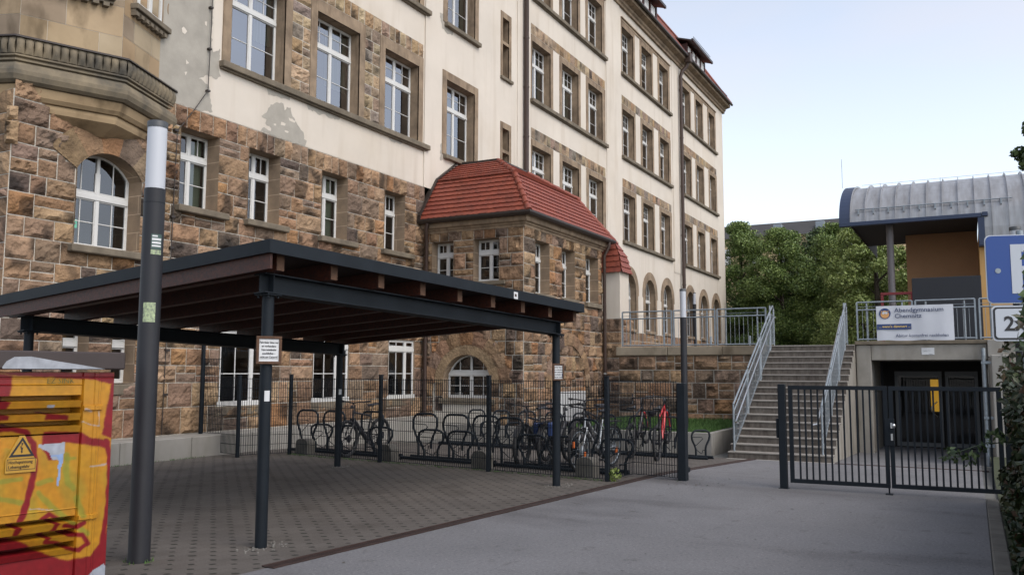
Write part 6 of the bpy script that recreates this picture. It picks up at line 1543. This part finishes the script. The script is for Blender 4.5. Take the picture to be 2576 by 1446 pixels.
# fallen leaves and debris
mb = MB()
for _ in range(70): 
    x, y = rg.uniform(5.5, 14.6), rg.uniform(.2, 5.6); 
    if rg.random() < .55: x, y = 14.1 + rg.gauss(0, .5), 4.1 + rg.gauss(0, .35)
    leaves(mb, (x, y, gz(x) + .014), (.02, .02, .004), 1, .018 * rg.uniform(.6, 1.6), rg, 6)
for _ in range(120):
    y = rg.uniform(5.6, 13); x = 13.6 + (y - 5.4) * .13 + rg.gauss(0, .12); leaves(mb, (x, y, .012), (.02, .02, .004), 1, .016, rg, 6)
o = mb.build('leaf_litter', 'ivy'); o['kind'] = 'stuff'; tag(o, 'scattered dry leaves on the paving and asphalt', 'leaves')
P_ = []
for _ in range(900): y = rg.uniform(5.5, 13.3); P_.append((13.56 + (y - 5.4) * .118 + rg.gauss(0, .05), y, 0))
for _ in range(500): x = rg.uniform(6.5, 13.2); P_.append((x, 14.44 - abs(rg.gauss(0, .03)), 0))
for _ in range(40): a = rg.uniform(0, 6.28); P_.append((5.72 + .13 * math.cos(a), 7.07 + .13 * math.sin(a), 0))
blades('moss_tufts', 'grass_blade', P_, .04, .005); tag(bpy.data.objects['moss_tufts'], 'small weeds along the fence foot and ledge', 'weeds')

# ================================================================ trees
def np_leaves(name, centers, n, size, m, parent, seed):
    rs = np.random.RandomState(seed); C_ = np.array([c[:3] for c in centers]); Rr = np.array([c[3] for c in centers]); pr = Rr ** 2; pr = pr / pr.sum()
    k = rs.choice(len(centers), n, p=pr); d = rs.normal(size=(n, 3)); d /= np.linalg.norm(d, axis=1)[:, None]; rad = rs.rand(n) ** .42
    p = C_[k] + d * (rad * Rr[k])[:, None] * np.array([1, 1, .8]); N = d * .6 + rs.normal(size=(n, 3)) * .7; N /= np.linalg.norm(N, axis=1)[:, None]
    a = np.cross(N, rs.normal(size=(n, 3))); a /= np.linalg.norm(a, axis=1)[:, None]; b = np.cross(N, a); s = (size * (.6 + .8 * rs.rand(n)))[:, None]
    V = np.stack([p - a * s, p + b * s * .6, p + a * s, p - b * s * .6], 1).reshape(-1, 3)
    me = bpy.data.meshes.new(name); me.vertices.add(4 * n); me.vertices.foreach_set('co', V.ravel()); me.loops.add(4 * n); me.loops.foreach_set('vertex_index', np.arange(4 * n)); me.polygons.add(n); me.polygons.foreach_set('loop_start', np.arange(n) * 4); me.polygons.foreach_set('loop_total', np.full(n, 4)); me.materials.append(MAT[m]); me.update(); me.validate()
    o = bpy.data.objects.new(name, me); put(o, parent); return o
def tree(label, x, y, z0, h, r, m, seed, n=9000, size=.16, nc=34, low=.1, wide=1.0):
    t = thing('tree', label, 'tree', (x, y, z0), group='trees behind the terrace'); rs = random.Random(seed); cs = []
    tr = MB(); tr.tube([(x, y, z0 - .2), (x + .1, y, z0 + h * .35), (x, y + .1, z0 + h * .8)], [.22, .16, .05], 8)
    for k in range(nc):
        f = rs.random() ** .8; zz = z0 + h * (low + (1 - low) * f); prof_ = math.sin(math.pi * min(1, (.14 + .86 * f) ** .75)) ** .6 * r * wide
        q = rs.uniform(0, 6.28); rr = prof_ * math.sqrt(rs.random()) * .85; cr = r * rs.uniform(.2, .36) * (1.05 - .45 * f)
        c = (x + rr * math.cos(q), y + rr * math.sin(q), min(zz, z0 + h - cr * .7), cr); cs.append(c)
        if k < 12: tr.tube([(x, y, z0 + h * (low + .1 + .5 * f)), c[:3]], [.07, .02], 5)
    tr.build('trunk', 'bark', t); np_leaves('crown', cs, n, size, m, t, seed); return t
tree('tall pointed green tree right against the corner of the school', 64, 14.9, 2.4, 10.6, 2.9, 'leaf', 1, 60000, .068, 120)
tree('second leafy tree from the school corner with rounded crown', 62, 11.6, 2.4, 9.6, 3.1, 'leaf', 2, 60000, .068, 120)
tree('dark green tree standing behind the top of the stairs', 66, 9.4, 2.4, 10.0, 3.6, 'leaf_dark', 3, 60000, .07, 120)
tree('light green tree partly behind the curved hall roof', 56, 5.6, 2.4, 9.2, 3.2, 'leaf_light', 4, 60000, .066, 120)
tree('light tree whose crown reaches under the hall canopy beside the column', 50, 4.35, 2.4, 8.2, 2.4, 'leaf_light', 8, 30000, .08, 90)
tree('mid green tree between the dark tree and the hall', 60, 7.7, 2.4, 9.3, 3.1, 'leaf', 5, 50000, .07, 110)
tree('dark tree rising behind the right end of the curved roof', 45, -3.1, 2.4, 10.9, 2.1, 'leaf_dark', 6, 9000, .12, 36)
tree('distant treetop just showing over the middle of the curved roof', 70, 2.0, 2.4, 13.2, 2.2, 'leaf', 7, 6000, .13, 26)
mb = MB(); rg = random.Random(3); cs = []
for _ in range(120): cs.append((rg.uniform(66, 76), rg.uniform(2, 22), 2.4 + rg.random() ** 1.3 * 5, rg.uniform(.8, 1.5)))
o = np_leaves('shrubbery', cs, 50000, .13, 'leaf_dark', None, 9); o['kind'] = 'stuff'; tag(o, 'dense dark shrubbery filling the ground behind the trees', 'shrubs')
# far building
t = thing('distant_building', 'long yellow building with dark grey roof behind the trees', 'building', (95, 12, 2))
mb = MB(); mb.box(95, 108, 2, 40, 2, 16.6); mb.build('wall', 'far_wall', t)
mb = MB(); mb.add([(94.4, 1, 16.5), (94.4, 40, 16.5), (101, 40, 19.0), (101, 1, 19.0), (108, 1, 16.5), (108, 40, 16.5)], [(0, 1, 2, 3), (3, 2, 5, 4), (0, 3, 4)]); rf = mb.build('roof', 'far_roof', t)
for y in (9, 13.5, 18): mb = MB(); mb.bbox(97, 98.2, y, y + .9, 17.2, 18.2, .03); mb.build('skylight', 'galv', rf)
for k in range(9):
    mb = MB(); y = 4 + k * 3.2; mb.box(94.93, 94.99, y, y + 1.2, 13.6, 15.4); mb.build('window', 'white_paint', t)
